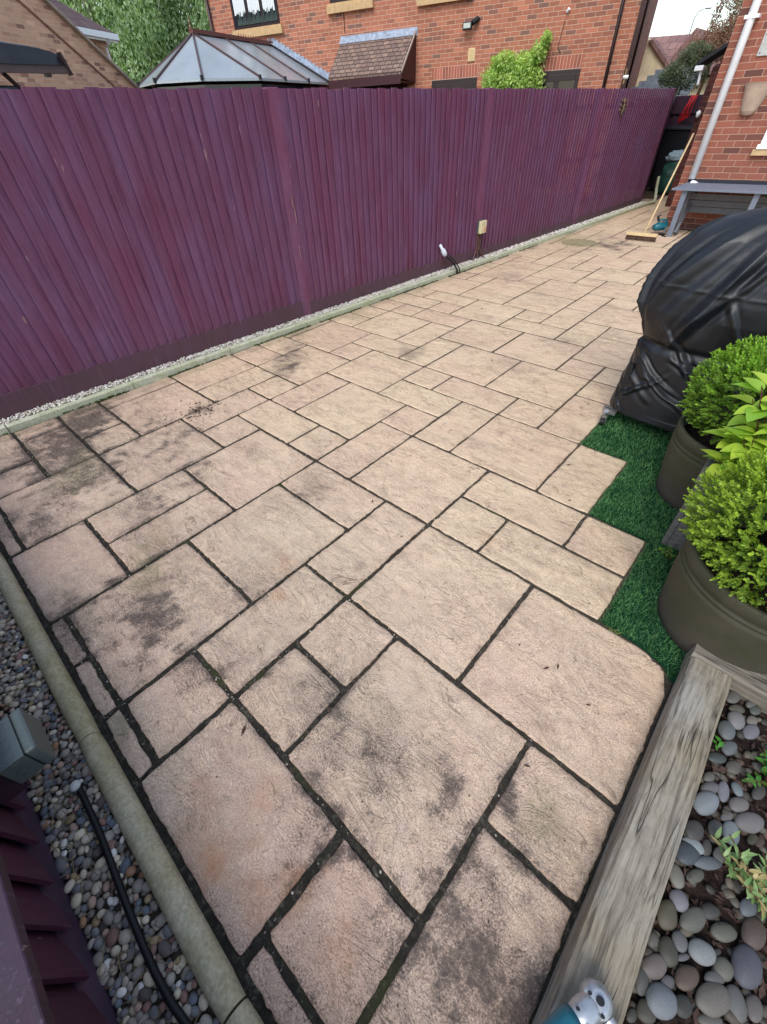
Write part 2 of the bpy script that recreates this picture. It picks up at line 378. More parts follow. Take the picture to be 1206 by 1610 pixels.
M = dict(
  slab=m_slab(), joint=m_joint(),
  brick_far=m_brick('orange_brick', srgb(174, 112, 88), srgb(156, 100, 80), srgb(208, 176, 154), 'x', srgb(128, 96, 86)),
  soldier=m_brick('soldier_brick', srgb(170, 102, 84), srgb(150, 92, 76), srgb(224, 192, 174), 'x', None, True),
  brick_side=m_brick('side_brick', srgb(140, 88, 74), srgb(120, 76, 64), srgb(170, 140, 124), 'y'),
  brick_near=m_brick('red_brick', srgb(148, 92, 76), srgb(128, 82, 70), srgb(190, 152, 130), 'x', srgb(98, 68, 62)),
  brick_left=m_brick('pale_brick', srgb(224, 178, 148), srgb(208, 160, 134), srgb(236, 212, 184), 'x', srgb(160, 118, 104)),
  brick_dark=m_brick('dark_brick', srgb(92, 52, 48), srgb(74, 44, 42), srgb(110, 80, 72), 'x'),
  purple=m_purple(), purple_dark=m_purple('dark_purple_paint', (60, 32, 54), (48, 24, 40)),
  purple_low=m_purple('deep_purple_paint', (76, 40, 64), (62, 28, 48), zdirt=False),
  purple_top=m_purple('plum_rail_paint', (52, 36, 52), (46, 30, 44), zdirt=False),
  gboard=m_purple('gravel_board_stain', (84, 58, 76), (80, 56, 64)),
  kerb=None,
  sleeper=m_wood('weathered_sleeper', srgb(152, 147, 138), srgb(140, 128, 106), srgb(92, 84, 74), scale=34),
  sleeper_x=m_wood('weathered_sleeper_end', srgb(140, 134, 124), srgb(120, 112, 100), srgb(86, 80, 72), (.06, 1, 1)),
  trough=plain('grey_planter_wood', srgb(108, 106, 102), .9, .2, 0, .3, 60, .4),
  soil=plain('bark_soil', srgb(44, 35, 31), .95, .1, 0, .5, 40, 1, .02),
  earth=plain('bare_earth', srgb(84, 76, 58), .95, .1, 0, .4, 3, .5, .02),
  pebble=m_attr('pebble_stone', .6, .35, .15, 160, .18),
  chip=m_attr('chipping_stone', .85, .2, .3, 200, .2),
  cobble=m_obj('cobble_stone'),
  pot=None, cover=None,
  leaf=m_leaf('box_leaf'), lime=m_leaf('lime_leaf', 'pc', .38, .3), ivy=m_leaf('climber_leaf'), wood_leaf=m_leaf('tree_leaf', 'pc', .6, .4),
  blade=m_leaf('turf_blade', 'pc', .6, .25),
  twig=plain('brown_twig', srgb(82, 62, 46), .9, .1),
  bark=plain('pale_bark', srgb(150, 146, 130), .9, .1),
  black=plain('black_plastic', srgb(26, 27, 30), .4, .4, 0, .1, 20, 0),
  rubber=plain('black_rubber', srgb(20, 20, 22), .55, .4, 0, .15, 60, .1),
  metal=plain('zinc_metal', srgb(170, 172, 176), .35, .5, .9, .15, 60, .1),
  alu=plain('cast_aluminium', srgb(176, 180, 184), .38, .5, .7, .12, 80, .15),
  teal=plain('teal_plastic', srgb(24, 96, 112), .35, .5, 0, .08, 30, 0),
  white=plain('white_upvc', srgb(244, 246, 248), .35, .5, 0, .04, 10, 0),
  brown=plain('brown_upvc', srgb(44, 28, 28), .4, .45, 0, .15, 10, 0),
  brownbar=plain('brown_bar', srgb(82, 66, 66), .4, .45, 0, .15, 10, 0),
  maroon=plain('maroon_paint', srgb(62, 28, 34), .5, .4, 0, .15, 10, 0),
  greytable=plain('grey_table_paint', srgb(112, 120, 134), .5, .4, 0, .08, 12, .1),
  greyslat=plain('grey_slat_paint', srgb(100, 102, 108), .6, .3, 0, .1, 12, .1),
  greybox=plain('grey_box_plastic', srgb(78, 88, 88), .45, .4, 0, .06, 90, .08, .0005),
  cream=plain('cream_plastic', srgb(208, 196, 158), .5, .4, 0, .08, 40, 0),
  sill=plain('stone_sill', srgb(196, 164, 122), .8, .2, 0, .15, 12, .2),
  tan=plain('tan_render', srgb(226, 210, 176), .9, .1, 0, .2, 3, .2),
  lead=plain('lead_flashing', srgb(150, 162, 178), .5, .4, 0, .35, 14, .2),
  broom=plain('pale_broom_wood', srgb(206, 180, 136), .7, .3, 0, .12, 20, .1),
  bristle=plain('brown_bristles', srgb(104, 82, 70), .95, .1, 0, .4, 120, 1, .01),
  terra=plain('buff_wall_pot', srgb(186, 164, 144), .7, .3, 0, .15, 8, .15),
  bag=plain('green_bag', srgb(40, 78, 70), .4, .4, 0, .25, 8, .6, .03),
  bagtop=plain('pale_bag_top', srgb(140, 160, 172), .45, .4, 0, .2, 10, .6, .02),
  bin=plain('black_bin', srgb(28, 30, 38), .5, .4, 0, .1, 10, 0),
  red=plain('red_cord', srgb(206, 32, 36), .5, .4, 0, .1, 10, 0),
  gold=plain('dull_gold_metal', srgb(128, 108, 82), .5, .5, .3, .15, 30, 0),
  greypot=plain('plastic_vent', srgb(214, 188, 142), .6, .3, 0, .08, 20, 0),
)
def m_kerb(name, a, b, moss):
    m = NB(name, .9, .2); c = m.coord(); n = m.noise(c, 3.2, 5, .6); f = m.noise(c, 90, 5, .65); k = m.noise(c, 14, 6, .7)
    b_ = m.mix(m.ramp(n, [(.35, 0.), (.65, 1.)]), a, b)
    b_ = m.mix(m.ramp(k, [(.4, 0.), (.75, .7)]), b_, moss)
    b_ = m.mix(.8, b_, m.ramp(f, [(.3, (.65, .65, .65, 1)), (.7, (1.25, 1.25, 1.2, 1))]), 'MULTIPLY')
    m.col(b_); m.bump(m.math('ADD', f, k), .5, .004); return m.m
M['kerb'] = m_kerb('mossy_kerb', srgb(198, 198, 180), srgb(184, 188, 158), srgb(142, 150, 112))
M['kerb2'] = m_kerb('worn_kerb', srgb(194, 184, 160), srgb(178, 166, 134), srgb(132, 128, 80))
def m_pot():
    m = NB('aged_clay_pot', .75, .3); c = m.coord(); n = m.noise(c, 8, 7, .65); f = m.noise(c, 90, 4); z = m.sep(c)[2]
    b = m.mix(m.ramp(n, [(.3, 0.), (.7, 1.)]), srgb(72, 68, 56), srgb(56, 57, 38))
    k = m.math('MULTIPLY_ADD', z, -6.); m.n[-1].inputs[2].default_value = 1.1
    b = m.mix(m.math('MAXIMUM', m.math('MINIMUM', k, .7), 0.), b, srgb(74, 66, 62))
    b = m.mix(m.ramp(m.noise(c, 30, 5, .8), [(.72, 0.), (.78, .7)]), b, srgb(134, 130, 112))
    m.col(b); m.bump(m.math('ADD', n, m.math('MULTIPLY', f, .4)), .25, .004); return m.m
M['pot'] = m_pot()
def m_cover():
    m = NB('black_cover_fabric', .42, .55); c = m.coord(); n = m.noise(c, 5, 6, .6, .5); f = m.noise(c, 300, 2)
    m.col(m.ramp(n, [(.3, srgb(11, 12, 16)), (.7, srgb(18, 21, 28))])); m.rough(m.ramp(n, [(.3, .38), (.7, .56)]))
    m.bump(m.math('ADD', n, m.math('MULTIPLY', f, .05)), .25, .02); return m.m
M['cover'] = m_cover()
def m_glass(name, col, rough=.15):
    m = NB(name, rough, .6); m.col(m.ramp(m.noise(m.coord(), 2, 3), [(.3, col), (.7, tuple(min(1, q*1.2) for q in col[:3])+(1,))])); return m.m
M['roofglass'] = m_glass('roof_glazing', srgb(142, 150, 156), .22)
M['glass'] = m_glass('window_glass', srgb(34, 40, 46), .06)
M['darkglass'] = m_glass('dark_door_glass', srgb(18, 22, 24), .08)
def m_tile(name, a, b, w=.16, h=.12, axis='xy'):
    m = NB(name, .85, .2); c = m.coord(); x, y, z = m.sep(c)[:]
    t = m.n.new('ShaderNodeTexBrick'); m.l.new(m.comb(x, y if axis == 'xy' else z, 0.), t.inputs[0]); t.inputs['Scale'].default_value = 1
    t.inputs['Brick Width'].default_value = w; t.inputs['Row Height'].default_value = h; t.inputs['Mortar Size'].default_value = .008
    t.inputs['Color1'].default_value = a; t.inputs['Color2'].default_value = b; t.inputs['Mortar'].default_value = tuple(q*.3 for q in b[:3])+(1,)
    n = m.noise(c, 20, 5); m.col(m.mix(.8, t.outputs[0], m.ramp(n, [(.3, (.65, .65, .65, 1)), (.7, (1.3, 1.3, 1.3, 1))]), 'MULTIPLY'))
    m.bump(m.math('SUBTRACT', n, t.outputs[1]), .5, .01); return m.m
M['tile'] = m_tile('brown_roof_tile', srgb(134, 112, 102), srgb(106, 88, 84))
M['tile2'] = m_tile('plum_roof_tile', srgb(110, 92, 92), srgb(92, 76, 78), .3, .3)
M['tile3'] = m_tile('red_roof_tile', srgb(146, 112, 106), srgb(126, 96, 94), .3, .3)

# ------------------------------------------------------------------ ground
me = bpy.data.meshes.new('ground'); me.from_pydata([(-150,-60,-.05),(80,-60,-.05),(80,160,-.05),(-150,160,-.05)], [], [(0,1,2,3)])
me.materials.append(M['earth']); struct(link('ground', me))
# joint bed under the slabs
LX, LY, G = -.8998, .66107, .3
bed = MB()
for ya, yb, za, zb in ((-.335, .9, -.008, -.0075), (.9, 1.262, -.0075, -.006)): bed.add([(-4.1, ya, za), (.30, ya, za), (.30, yb, zb), (-4.1, yb, zb)], [(0, 1, 2, 3)])
bed.add([(-4.1,1.262,-.006),(.30,1.262,-.006),(0.,2.46,-.0035),(-4.1,2.46,-.0035)], [(0,1,2,3)])
bed.add([(-4.1,2.46,-.0035),(0.,2.46,-.0035),(-.3,3.66,-.0025),(6,3.66,-.0025),(6,9.81,-.0025),(-2.26,9.81,-.0025),(-2.26,17,-.0025),(-4.1,17,-.0025)], [tuple(range(8))])
struct(bed.build('paving_joints', M['joint']))

# ------------------------------------------------------------------ paving slabs, 300 mm module read off the photograph
T = '''0 2 -3.2 -2|3 4 -1 0|1 3 -2 0|-1 0 -3.2 -3|-2 -1 -3.2 -3|-3 -2 -3.2 -3|-3 -1 -3 -1|-5 -3 -3.2 -2|-1 0 -3 -2|-1 0 -2 0|-3 -1 -1 1|-5 -4 -2 0|-4 -3 -2 0
-7 -5 -3 -1|-7 -5 -3.2 -3|-7 -5 -1 1|-9 -7 0 2|-9.9 -8 -1 0|-8 -7 -1 0|-9 -7 -2 -1|-9.9 -9 -2 -1|-9.9 -8 -3.2 -2|-8 -7 -3.2 -2|-9.9 -9 0 2|-9.9 -8 2 4|-8 -7 2 4
-7 -6 1 3|-7 -6 3 4|-6 -5 1 2|-6 -4 2 3|-5 -3 0 2|-9.9 -8 4 5|-9.9 -8 5 6|-8 -6 4 6|-9 -7 6 8|-9.9 -9 6 8|-7 -6 6 7|-6 -4 5 7|-7 -5 7 8|-9.9 -8 8 9|-9.9 -8 9 10|-8 -6 8 10|-6 -5 8 10|-5 -4 7 9|-4 -2 7 9|-6 -5 3 5|-5 -3 3 5|-5 -4 3 3
-4 -2 5 6|-4 -3 6 7|-3 -1 6 7|-1 0 6 7|-2 0 7 9|-1 1 4 6|-2 -1 4 6|-3 -2 4 5|-3 -2 2 4|-4 -3 2 3|-3 -1 1 2|-2 0 2 4|-1 0 0 2|0 2 3 4|0 1 2 3|1 3 2 3|0 2 0 2|0 1 -1 0|0 1 -2 -1
2 3 -3 -2|2 3 -3.2 -3|3 4 -3.2 -1|2 4 0 2|1 2 4 6|2 3 3 4|0 1 6 8|0 1 8 9|0 1 9 10|-1 0 9 10|-1 1 10 12|-1 1 12 13|-2 0 13 15|-2 -1 15 16|-1 1 15 17|-3 -1 16 18|-4 -2 18 20|-2 0 18 20|-4 -3 17 18|-3 -2 14 16
-5 -3 13 15|-5 -3 15 17|-4 -3 12 13|-6 -4 11 13|-4 -2 11 12|-3 -2 12 14|-2 -1 11 13|-3 -1 9 11|-5 -3 9 11|-7 -5 10 11|-8 -7 10 11|-9.9 -8 10 11|-9.9 -7 11 12|-7 -6 11 12|-8 -6 12 13|-9.9 -8 12 13|-9.9 -7 13 15|-7 -5 13 14|-7 -5 14 16|-8 -7 15 16|-9.9 -8 15 16|-9.9 -8 16 18|-8 -6 16 18|-6 -5 16 17|-6 -4 17 19
-8 -6 18 19|-7 -6 19 21|-6 -5 19 20|-5 -4 19 20|-6 -5 20 22|-5 -3 20 22|-6 -4 22 23|-3 -2 20 22|-8 -7 19 20|-9.9 -8 18 20|0 1 17 18|-1 1 12 13|-4 -3 11 11'''
SL = []; occ = set()
for t in T.replace('\n', '|').split('|'):
    x0, x1, y0, y1 = [float(q) for q in t.split()]
    if x1 <= x0 or y1 <= y0 or (x0, x1, y0, y1) in SL: continue
    SL.append((x0, x1, y0, y1))
    for i in range(math.floor(x0), math.ceil(x1)):
        for j in range(math.floor(y0), math.ceil(y1)): occ.add((i, j))
r2 = random.Random(3)
for j in range(10, 54):
    for i in range(-10, 22):
        if (i, j) in occ or (j > 29 and i > -5) or (i > -1 and j < 10): continue
        for wx, wy in r2.choice([[(2,2),(1,2),(2,1)], [(2,1),(2,2),(1,2)], [(1,2),(2,2),(2,1)]])+[(1,1)]:
            cells = [(i+a, j+b) for a in range(wx) for b in range(wy)]
            if all(c not in occ for c in cells) and not (j <= 29 < j+wy-1 and i > -6) and not (j > 29 and i+wx > -4): break
        occ.update(cells); SL.append((i if i > -10 else -9.9, i+wx, j, j+wy))
def kerbx(y): return -3.826+.052*y
# stains: (x, y, radius x, radius y, kind, strength)
STN = []
def stn(x, y, r, kind, s, q=1.0, a=0): STN.append((x, y, r, q, a, kind, s))
for a in ((-2.72,.28,.14,.9),(-2.70,-.02,.22,.65),(-2.95,.13,.2,.45),(-2.5,-.1,.15,.5),(-1.62,.03,.15,.95),(-1.42,.0,.12,.7),(-1.9,.2,.1,.4),(-1.72,-.2,.13,.6),(-1.5,-.19,.1,.35),(-1.13,-.02,.08,.6),(-1.3,-.16,.1,.4),(-1.05,.1,.1,.4),
  (-3.0,1.1,.07,1.0),(-2.95,1.16,.05,1.0),(-3.3,.85,.15,.5),(-3.05,.78,.12,.45),(-3.2,2.15,.2,.55),(-3.0,1.95,.16,.5),(-2.4,2.9,.13,.6),(-3.4,2.35,.12,.5),(-2.3,4.1,.1,.45),(-2.2,3.35,.2,.3),(-.42,.35,.20,.42),(-.38,.3,.07,.4),(-.46,.42,.06,.4),(-.22,.44,.05,.55),(-.17,.40,.045,.6),(-.12,.36,.05,.6),(-.06,.32,.055,.55),(-.01,.27,.06,.5),(.0,.50,.04,.8),(.02,.46,.03,.9),(.05,.43,.02,.8),(-.25,.22,.16,.3),(-.5,.2,.08,.4),(-.3,.55,.12,.25),
  (.17,.52,.09,.5),(.12,.42,.11,.55),(.22,.62,.06,.35),(-.42,.04,.12,.35),(-.34,-.05,.12,.5),(-.15,.0,.12,.4),(-.6,-.05,.1,.3),(.2,.12,.16,.42),(.10,.2,.14,.42),(.24,.0,.2,.4),(.05,.1,.18,.3),(-.2,-.16,.1,.3),(-3.1,.35,.25,.45),(-3.5,.1,.3,.5),(-3.6,.6,.25,.45),(-3.2,-.05,.2,.4),(-2.9,7.3,.25,.25),(-2.9,5.6,.2,.5),(-2.4,7.8,.18,.55),(-2.25,8.15,.15,.5),(-2.75,8.5,.25,.4),(-2.2,5.1,.12,.5),(-1.9,5.0,.08,.4),(-1.0,2.05,.1,.15)):
    stn(a[0],a[1],a[2]*1.18,'d',a[3])
stn(-2.95, 7.88, .42, 'g', .5); stn(-2.5, 8.1, .3, 'd', .4)
for a in ((-1.72,.13,.1,.6),(-1.9,.18,.1,.45),(-1.12,-.27,.06,.7),(-2.9,.2,.18,.45),(-3.45,3.3,.25,.35),(.14,.5,.08,.5),(-3.6,2.6,.2,.3),(-3.3,8.2,.4,.35),(-3.1,7.9,.3,.3)): stn(a[0],a[1],a[2],'g',a[3])
for a in ((-1.28,.6,.06,.55),(-1.15,.46,.05,.6),(-.62,1.37,.08,.4),(-.37,-.2,.08,.6),(-.52,-.25,.06,.7),(-.3,-.12,.06,.6),(-.12,-.12,.07,.55),(-.55,-.05,.05,.4),(-.6,-.27,.12,.5),(-2.0,.3,.1,.2)): stn(a[0],a[1],a[2],'o',a[3])
r3 = random.Random(11)
for k in range(70): stn(r3.uniform(-3.7, -1.6), r3.uniform(-.3, 1.1), r3.uniform(.06, .22), 'd', r3.uniform(.15, .5))
for k in range(26): stn(r3.uniform(-1.7, .25), r3.uniform(-.3, .5), r3.uniform(.05, .16), 'd', r3.uniform(.12, .38))
for k in range(60): stn(r3.uniform(-3.7, .3), r3.uniform(-.3, 8), r3.uniform(.08, .3), 'd', r3.uniform(.08, .24))
V = []; Fc = []; W = []; TT = []
for (x0, x1, y0, y1) in SL:
    X0, X1, Y0, Y1 = LX+x0*G, LX+x1*G, LY+y0*G, LY+y1*G
    cy = (Y0+Y1)/2
    near = max(0, min(1, (1.6-cy)/1.8))
    ins = .0066+.0034*near
    rr = random.Random(int(x0*131+y0*977))
    a0, a1, b0, b1 = [ins+rr.uniform(-.0015, .003) for _ in range(4)]
    if x0 == 2 and y0 < 0: a0 += .006*near
    if x0 <= -9.8: X0 = kerbx(cy)+.012; a0 = 0
    if Y0 < -.25 and y0 == -3.2: Y0 = -.31; b0 = .006
    X0 += a0; X1 -= a1; Y0 += b0; Y1 -= b1
    if X1-X0 < .04: continue
    step = .018 if cy < 1.6 else (.03 if cy < 3.5 else .07)
    def lin(a, b):
        e = [0, .004, .012]; n = max(1, int((b-a-.024)/step)); mid = [.012+(b-a-.024)*i/n for i in range(1, n)]
        return [a+q for q in e+mid]+[b-q for q in reversed(e)]
    xs, ys = lin(X0, X1), lin(Y0, Y1); nx, ny = len(xs), len(ys)
    rf = 1 if cy < 1.9 else .3; hz = rr.uniform(-.0015, .0015) if rf == 1 else rr.uniform(.0, .001); tx, ty = rr.uniform(-.003, .003)*rf, rr.uniform(-.003, .003)*rf
    tint = rr.random(); off = Vector((rr.uniform(0, 50), rr.uniform(0, 50), 0)); base = len(V)
    chip = (x0 == 2 and x1 == 4 and y0 == 0)
    wob = .0040 if cy < 2.5 else .003
    for jy, yv in enumerate(ys):
        for ix, xv in enumerate(xs):
            d = min(xv-X0, X1-xv, yv-Y0, Y1-yv); dc = min(xv-X0, X1-xv)+min(yv-Y0, Y1-yv)
            x, y = xv, yv
            e = max(0, 1-d/.03)
            if e > 0:
                q = Vector((xv*9, yv*9, 0))+off; q2 = Vector((xv*45, yv*45, 3))+off
                nx_ = noise.noise(q)*wob*1.1+noise.noise(q2)*wob*1.3; ny_ = noise.noise(q+Vector((7, 3, 1)))*wob*1.1+noise.noise(q2+Vector((2, 9, 1)))*wob*1.3
                x += nx_*e; y += ny_*e
                if dc < .02:  # knocked corners
                    k = (.02-dc)*.17*(.3+rr.random()); x += k*(1 if xv-X0 < X1-xv else -1); y += k*(1 if yv-Y0 < Y1-yv else -1)
            if chip:     # big corner knocked off the slab by the turf
                u, v_ = (x-LX)/G, (y-LY)/G
                lim = 2.0-max(0, (u-3.05))**1.0*.04 if u < 3.55 else 1.98-(u-3.55)*.32 if u < 3.88 else 1.87-(u-3.88)*3.6
                lim += .03*noise.noise(Vector((u*6, 0, 0)))
                if v_ > lim: y = LY+lim*G
                d = min(d, max(0, (lim-v_)*G))
            drop = -.004 if d < .001 else (-.0009 if d < .006 else 0)
            p3 = Vector((x*5, y*9, 0))+off
            rid = noise.noise(p3+Vector((noise.noise(p3*.6)*2, 0, 0)))
            z = hz+tx*(x-X0)+ty*(y-Y0)+drop+rf*(.0026*rid+.0009*noise.noise(p3*5))
            V.append((x, y, z))
            wr = [0, 0, 0]
            for sx, sy, sr, q, a, kind, s_ in STN:
                if kind == 'd' and sy < 1.2: s_ *= .56
                dx, dy = x-sx, y-sy
                if abs(dx) > sr*1.6 or abs(dy) > sr*1.6: continue
                dd = math.hypot(dx*1.0+dy*.35, dy*1.15)/sr*(1+.75*noise.noise(Vector((x*13, y*13, sr*30)))+.5*noise.noise(Vector((x*34, y*34, sr*30))))
                if dd < 1.3: wr['dgo'.index(kind)] += s_*max(0, min(1, (1.25-dd)/.8))
            if d < .02: wr[0] += .22*(.4+near)
            if x0 <= -8 and x < kerbx(y)+.12: wr[0] += .35; wr[1] += .25*(y < 6)
            W.append((min(1, wr[0]), min(1, wr[1]), min(1, wr[2]), 1)); TT.append(tint)
    for jy in range(ny-1):
        for ix in range(nx-1):
            a = base+jy*nx+ix; Fc.append((a, a+1, a+nx+1, a+nx))
    ring = [base+i for i in range(nx)]+[base+j*nx+nx-1 for j in range(1, ny)]+[base+(ny-1)*nx+i for i in range(nx-2, -1, -1)]+[base+j*nx for j in range(ny-2, 0, -1)]
    lb = len(V)
    for r_ in ring: q = V[r_]; V.append((q[0], q[1], -.03)); W.append(W[r_]); TT.append(tint)
    for k in range(len(ring)): Fc.append((ring[(k+1) % len(ring)], ring[k], lb+k, lb+(k+1) % len(ring)))
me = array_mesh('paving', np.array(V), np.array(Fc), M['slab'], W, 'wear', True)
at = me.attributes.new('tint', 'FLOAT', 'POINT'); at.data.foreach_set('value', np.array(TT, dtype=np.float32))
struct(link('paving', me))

# round mortar patch over a drain cover
pm = MB(); pm.lathe([(.0, .0), (.26, .0), (.262, .004), (.25, .0065), (.0, .007)], 40, (-2.95, 7.88, .0015))
pm.build('drain_patch', plain('grey_mortar', srgb(150, 138, 110), .95, .1, 0, .25, 9, .4)); struct(bpy.data.objects['drain_patch'])

# grit and small stones lodged in the joints
jp = []
rj = random.Random(5)
for (x0, x1, y0, y1) in SL:
    X0, X1, Y0, Y1 = LX+x0*G, LX+x1*G, LY+y0*G, LY+y1*G
    if Y0 > 4: continue
    dens = 26 if Y0 < 1.2 else 10
    for k in range(int(dens*(X1-X0+Y1-Y0))):
        if noise.noise(Vector((X0*3+k*.07, Y0*3, 1))) < .0: continue
        if rj.random() < .5: jp.append((rj.uniform(X0, X1), Y0+rj.uniform(-.006, .006), -.006))
        else: jp.append((X0+rj.uniform(-.006, .006), rj.uniform(Y0, Y1), -.006))
jp = np.array([p for p in jp if p[0] > kerbx(p[1])+.03 and p[1] > -.3 and p[0] < .27])
jc = np.array([[.45,.40,.33,1],[.30,.26,.21,1],[.16,.14,.12,1],[.5,.43,.35,1],[.1,.09,.08,1]])[rng.choice(5, len(jp), p=[.12,.2,.34,.05,.29])]
Vp, Fp, Cp = pebbles(jp, rng.uniform(.0016, .0042, len(jp)), ICO1, jc, .2, .8)
o = link('joint_grit', array_mesh('joint_grit', Vp, Fp, M['chip'], Cp)); o['kind'] = 'stuff'

# ------------------------------------------------------------------ kerbs
def kerb_back():
    mb = MB(); ys = [-1.2, .05, .96, 1.87, 2.78, 3.69, 4.6, 5.51, 6.42, 7.33, 8.24, 9.15, 10.06, 10.97, 11.6, 12.05]
    r_ = random.Random(2)
    prof = [(0, -.03), (.0, .042), (-.006, .05), (-.044, .05), (-.05, .044), (-.05, -.03)]
    for a, b in zip(ys[:-1], ys[1:]):
        dz = r_.uniform(-.004, .004); dx = r_.uniform(-.003, .003); a += .003; b -= .003; n = 8
        vs = []; fs = []
        for i in range(n+1):
            y = a+(b-a)*i/n
            for k, (px, pz) in enumerate(prof):
                vs.append((kerbx(y)+px+dx+.0015*noise.noise(Vector((y*8, k, 0))), y, pz+dz+(.0015*noise.noise(Vector((y*9, k, 5))) if pz > 0 else 0)))
        m = len(prof)
        for i in range(n):
            for k in range(m-1): fs.append((i*m+k, i*m+k+1, (i+1)*m+k+1, (i+1)*m+k))
        fs += [tuple(range(m)), tuple(range((n+1)*m-1, n*m-1, -1))]
        mb.add(vs, fs)
    # bent far end, turned round beside the fence corner
    mb.tube([(kerbx(12.05)-.02, 12.05, .03), (-3.17, 12.2, .04), (-3.2, 12.35, .08), (-3.27, 12.45, .25), (-3.3, 12.45, .45)], .028, 8)
    return struct(mb.build('back_kerb', M['kerb']))
kerb_back()
def kerb_left():
    mb = MB(); xs = [-4.4, -3.5, -2.62, -1.685, -1.15, -.235, .6]
    xs = [-4.3, -3.42, -2.50, -1.155, -.24, .7]
    for q, (a, b) in enumerate(zip(xs[:-1], xs[1:])):
        a += .003; b -= .003; n = 14; vs = []; fs = []; m = 11; dz = [0, .003, -.001, .002, -.002][q]
        for i in range(n+1):
            x = a+(b-a)*i/n
            e = .004 if i in (0, n) else 0
            for k in range(m):
                t = PI*k/(m-1)
                vs.append((x, -.362+(.035-e)*math.cos(t), .004+dz+(.036-e)*math.sin(t)+.001*noise.noise(Vector((x*14, k, 2)))))
            vs += [(x, -.397, -.04), (x, -.327, -.04)]
        M2 = m+2
        for i in range(n):
            for k in range(M2): fs.append((i*M2+k, i*M2+(k+1) % M2, (i+1)*M2+(k+1) % M2, (i+1)*M2+k))
        fs += [tuple(range(M2)), tuple(range((n+1)*M2-1, n*M2-1, -1))]
        mb.add(vs, fs)
    o = mb.build('side_kerb', M['kerb2'], smooth=True)
    o.modifiers.new('e', 'EDGE_SPLIT').split_angle = R(50)
    return struct(o)
kerb_left()

# ------------------------------------------------------------------ back fence
FA = Vector((-3.97, 0, 0)); FD = Vector((.05, 1, 0)).normalized(); FN = Vector((FD.y, -FD.x, 0))
fz = math.atan2(FD.y, FD.x)
fence = thing('featheredge_fence', 'long purple feather edge board fence along the back of the patio', 'fence', tuple(FA), fz)
def fpt(s, d, z): p = FA+FD*s+FN*d; return (p.x, p.y, z)
posts = [-.10, 2.91, 5.93, 8.90, 11.92]
def with_tint(o, tints):
    a = o.data.attributes.new('tint', 'FLOAT', 'POINT'); a.data.foreach_set('value', np.array(tints, dtype=np.float32))
rf = random.Random(21)
def boards(parent, s0, s1, ztop, zbot, mat, pitch=.1, pf=fpt, name='board_panel', thk=.021):
    mb = MB(); tn = []; s = s0; prev = rf.random()
    while s < s1-.02:
        wd = min(pitch*rf.uniform(.93, 1.07), s1-s+.004)
        zt = ztop+rf.uniform(-.006, .006); zb = zbot+rf.uniform(-.012, .008); ln = rf.uniform(-.004, .004)
        prev = .5*prev+.5*rf.random() if rf.random() < .8 else rf.random()
        n = 6; vs = []; fs = []
        for i in range(n+1):
            z = zb+(zt-zb)*i/n; wv = .002*noise.noise(Vector((s*7, z*1.5, 1))); bow = .003*noise.noise(Vector((s*5, z*1.1, 4)))
            for ds, d in ((0, .013 if thk < .025 else .02), (0, thk+.006), (wd+.014, .004), (wd+.014, -.004)):
                vs.append(pf(s+ds+wv+ln*(i/n-.5), d+bow, z))
        for i in range(n):
            for k in range(4): fs.append((i*4+k, i*4+(k+1) % 4, (i+1)*4+(k+1) % 4, (i+1)*4+k))
        fs += [(0,1,2,3), (n*4+3, n*4+2, n*4+1, n*4)]
        mb.add(vs, fs); tn += [prev]*len(vs); s += wd
    o = mb.build(name, mat, parent); with_tint(o, tn); return o
for a, b in zip(posts[:-1], posts[1:]):
    gh = {-.10: .215, 2.91: .185}.get(a, .16)
    boards(fence, a+.05, b-.05, 1.775, gh-.006, M['purple'], .087)
    g = MB(); g.hexa([fpt(a+.05, -.02, -.04), fpt(b-.05, -.02, -.04), fpt(b-.05, .026, -.04), fpt(a+.05, .026, -.04), fpt(a+.05, -.02, gh+.003), fpt(b-.05, -.02, gh-.003), fpt(b-.05, .024, gh-.003), fpt(a+.05, .024, gh+.003)])
    g.build('gravel_board', M['gboard'], fence, bevel=.003)
    r_ = MB()
    for z in (.35, .95, 1.55): r_.hexa([fpt(a+.05, -.06, z), fpt(b-.05, -.06, z), fpt(b-.05, -.003, z), fpt(a+.05, -.003, z), fpt(a+.05, -.06, z+.06), fpt(b-.05, -.06, z+.06), fpt(b-.05, -.003, z+.06), fpt(a+.05, -.003, z+.06)])
    r_.build('rail', M['purple'], fence)
for s in posts:
    mb = MB(); mb.hexa([fpt(s-.052, -.09, -.04), fpt(s+.052, -.09, -.04), fpt(s+.052, .017, -.04), fpt(s-.052, .017, -.04), fpt(s-.052, -.09, 1.782), fpt(s+.052, -.09, 1.782), fpt(s+.052, .017, 1.782), fpt(s-.052, .017, 1.782)])
    o = mb.build('post', M['purple'], fence, bevel=.004); with_tint(o, [.8]*8)

mb = MB()
for (s_, z0, z1, w_) in ((2.925, 1.08, 1.0, .004), (2.94, 1.02, .88, .005), (2.93, .70, .58, .002), (1.16, 1.46, 1.42, .005), (3.35, 1.70, 1.66, .003), (.78, .29, .26, .006)):
    mb.hexa([fpt(s_, .0, z1), fpt(s_+w_, .0, z1), fpt(s_+w_, .0285, z1), fpt(s_, .0285, z1), fpt(s_-.004, .0, z0), fpt(s_+w_*.5, .0, z0), fpt(s_+w_*.5, .0285, z0), fpt(s_-.004, .0285, z0)])
o = mb.build('peeled_paint', plain('bare_timber', srgb(138, 104, 108), .9, .1), fence); o['kind'] = 'stuff'
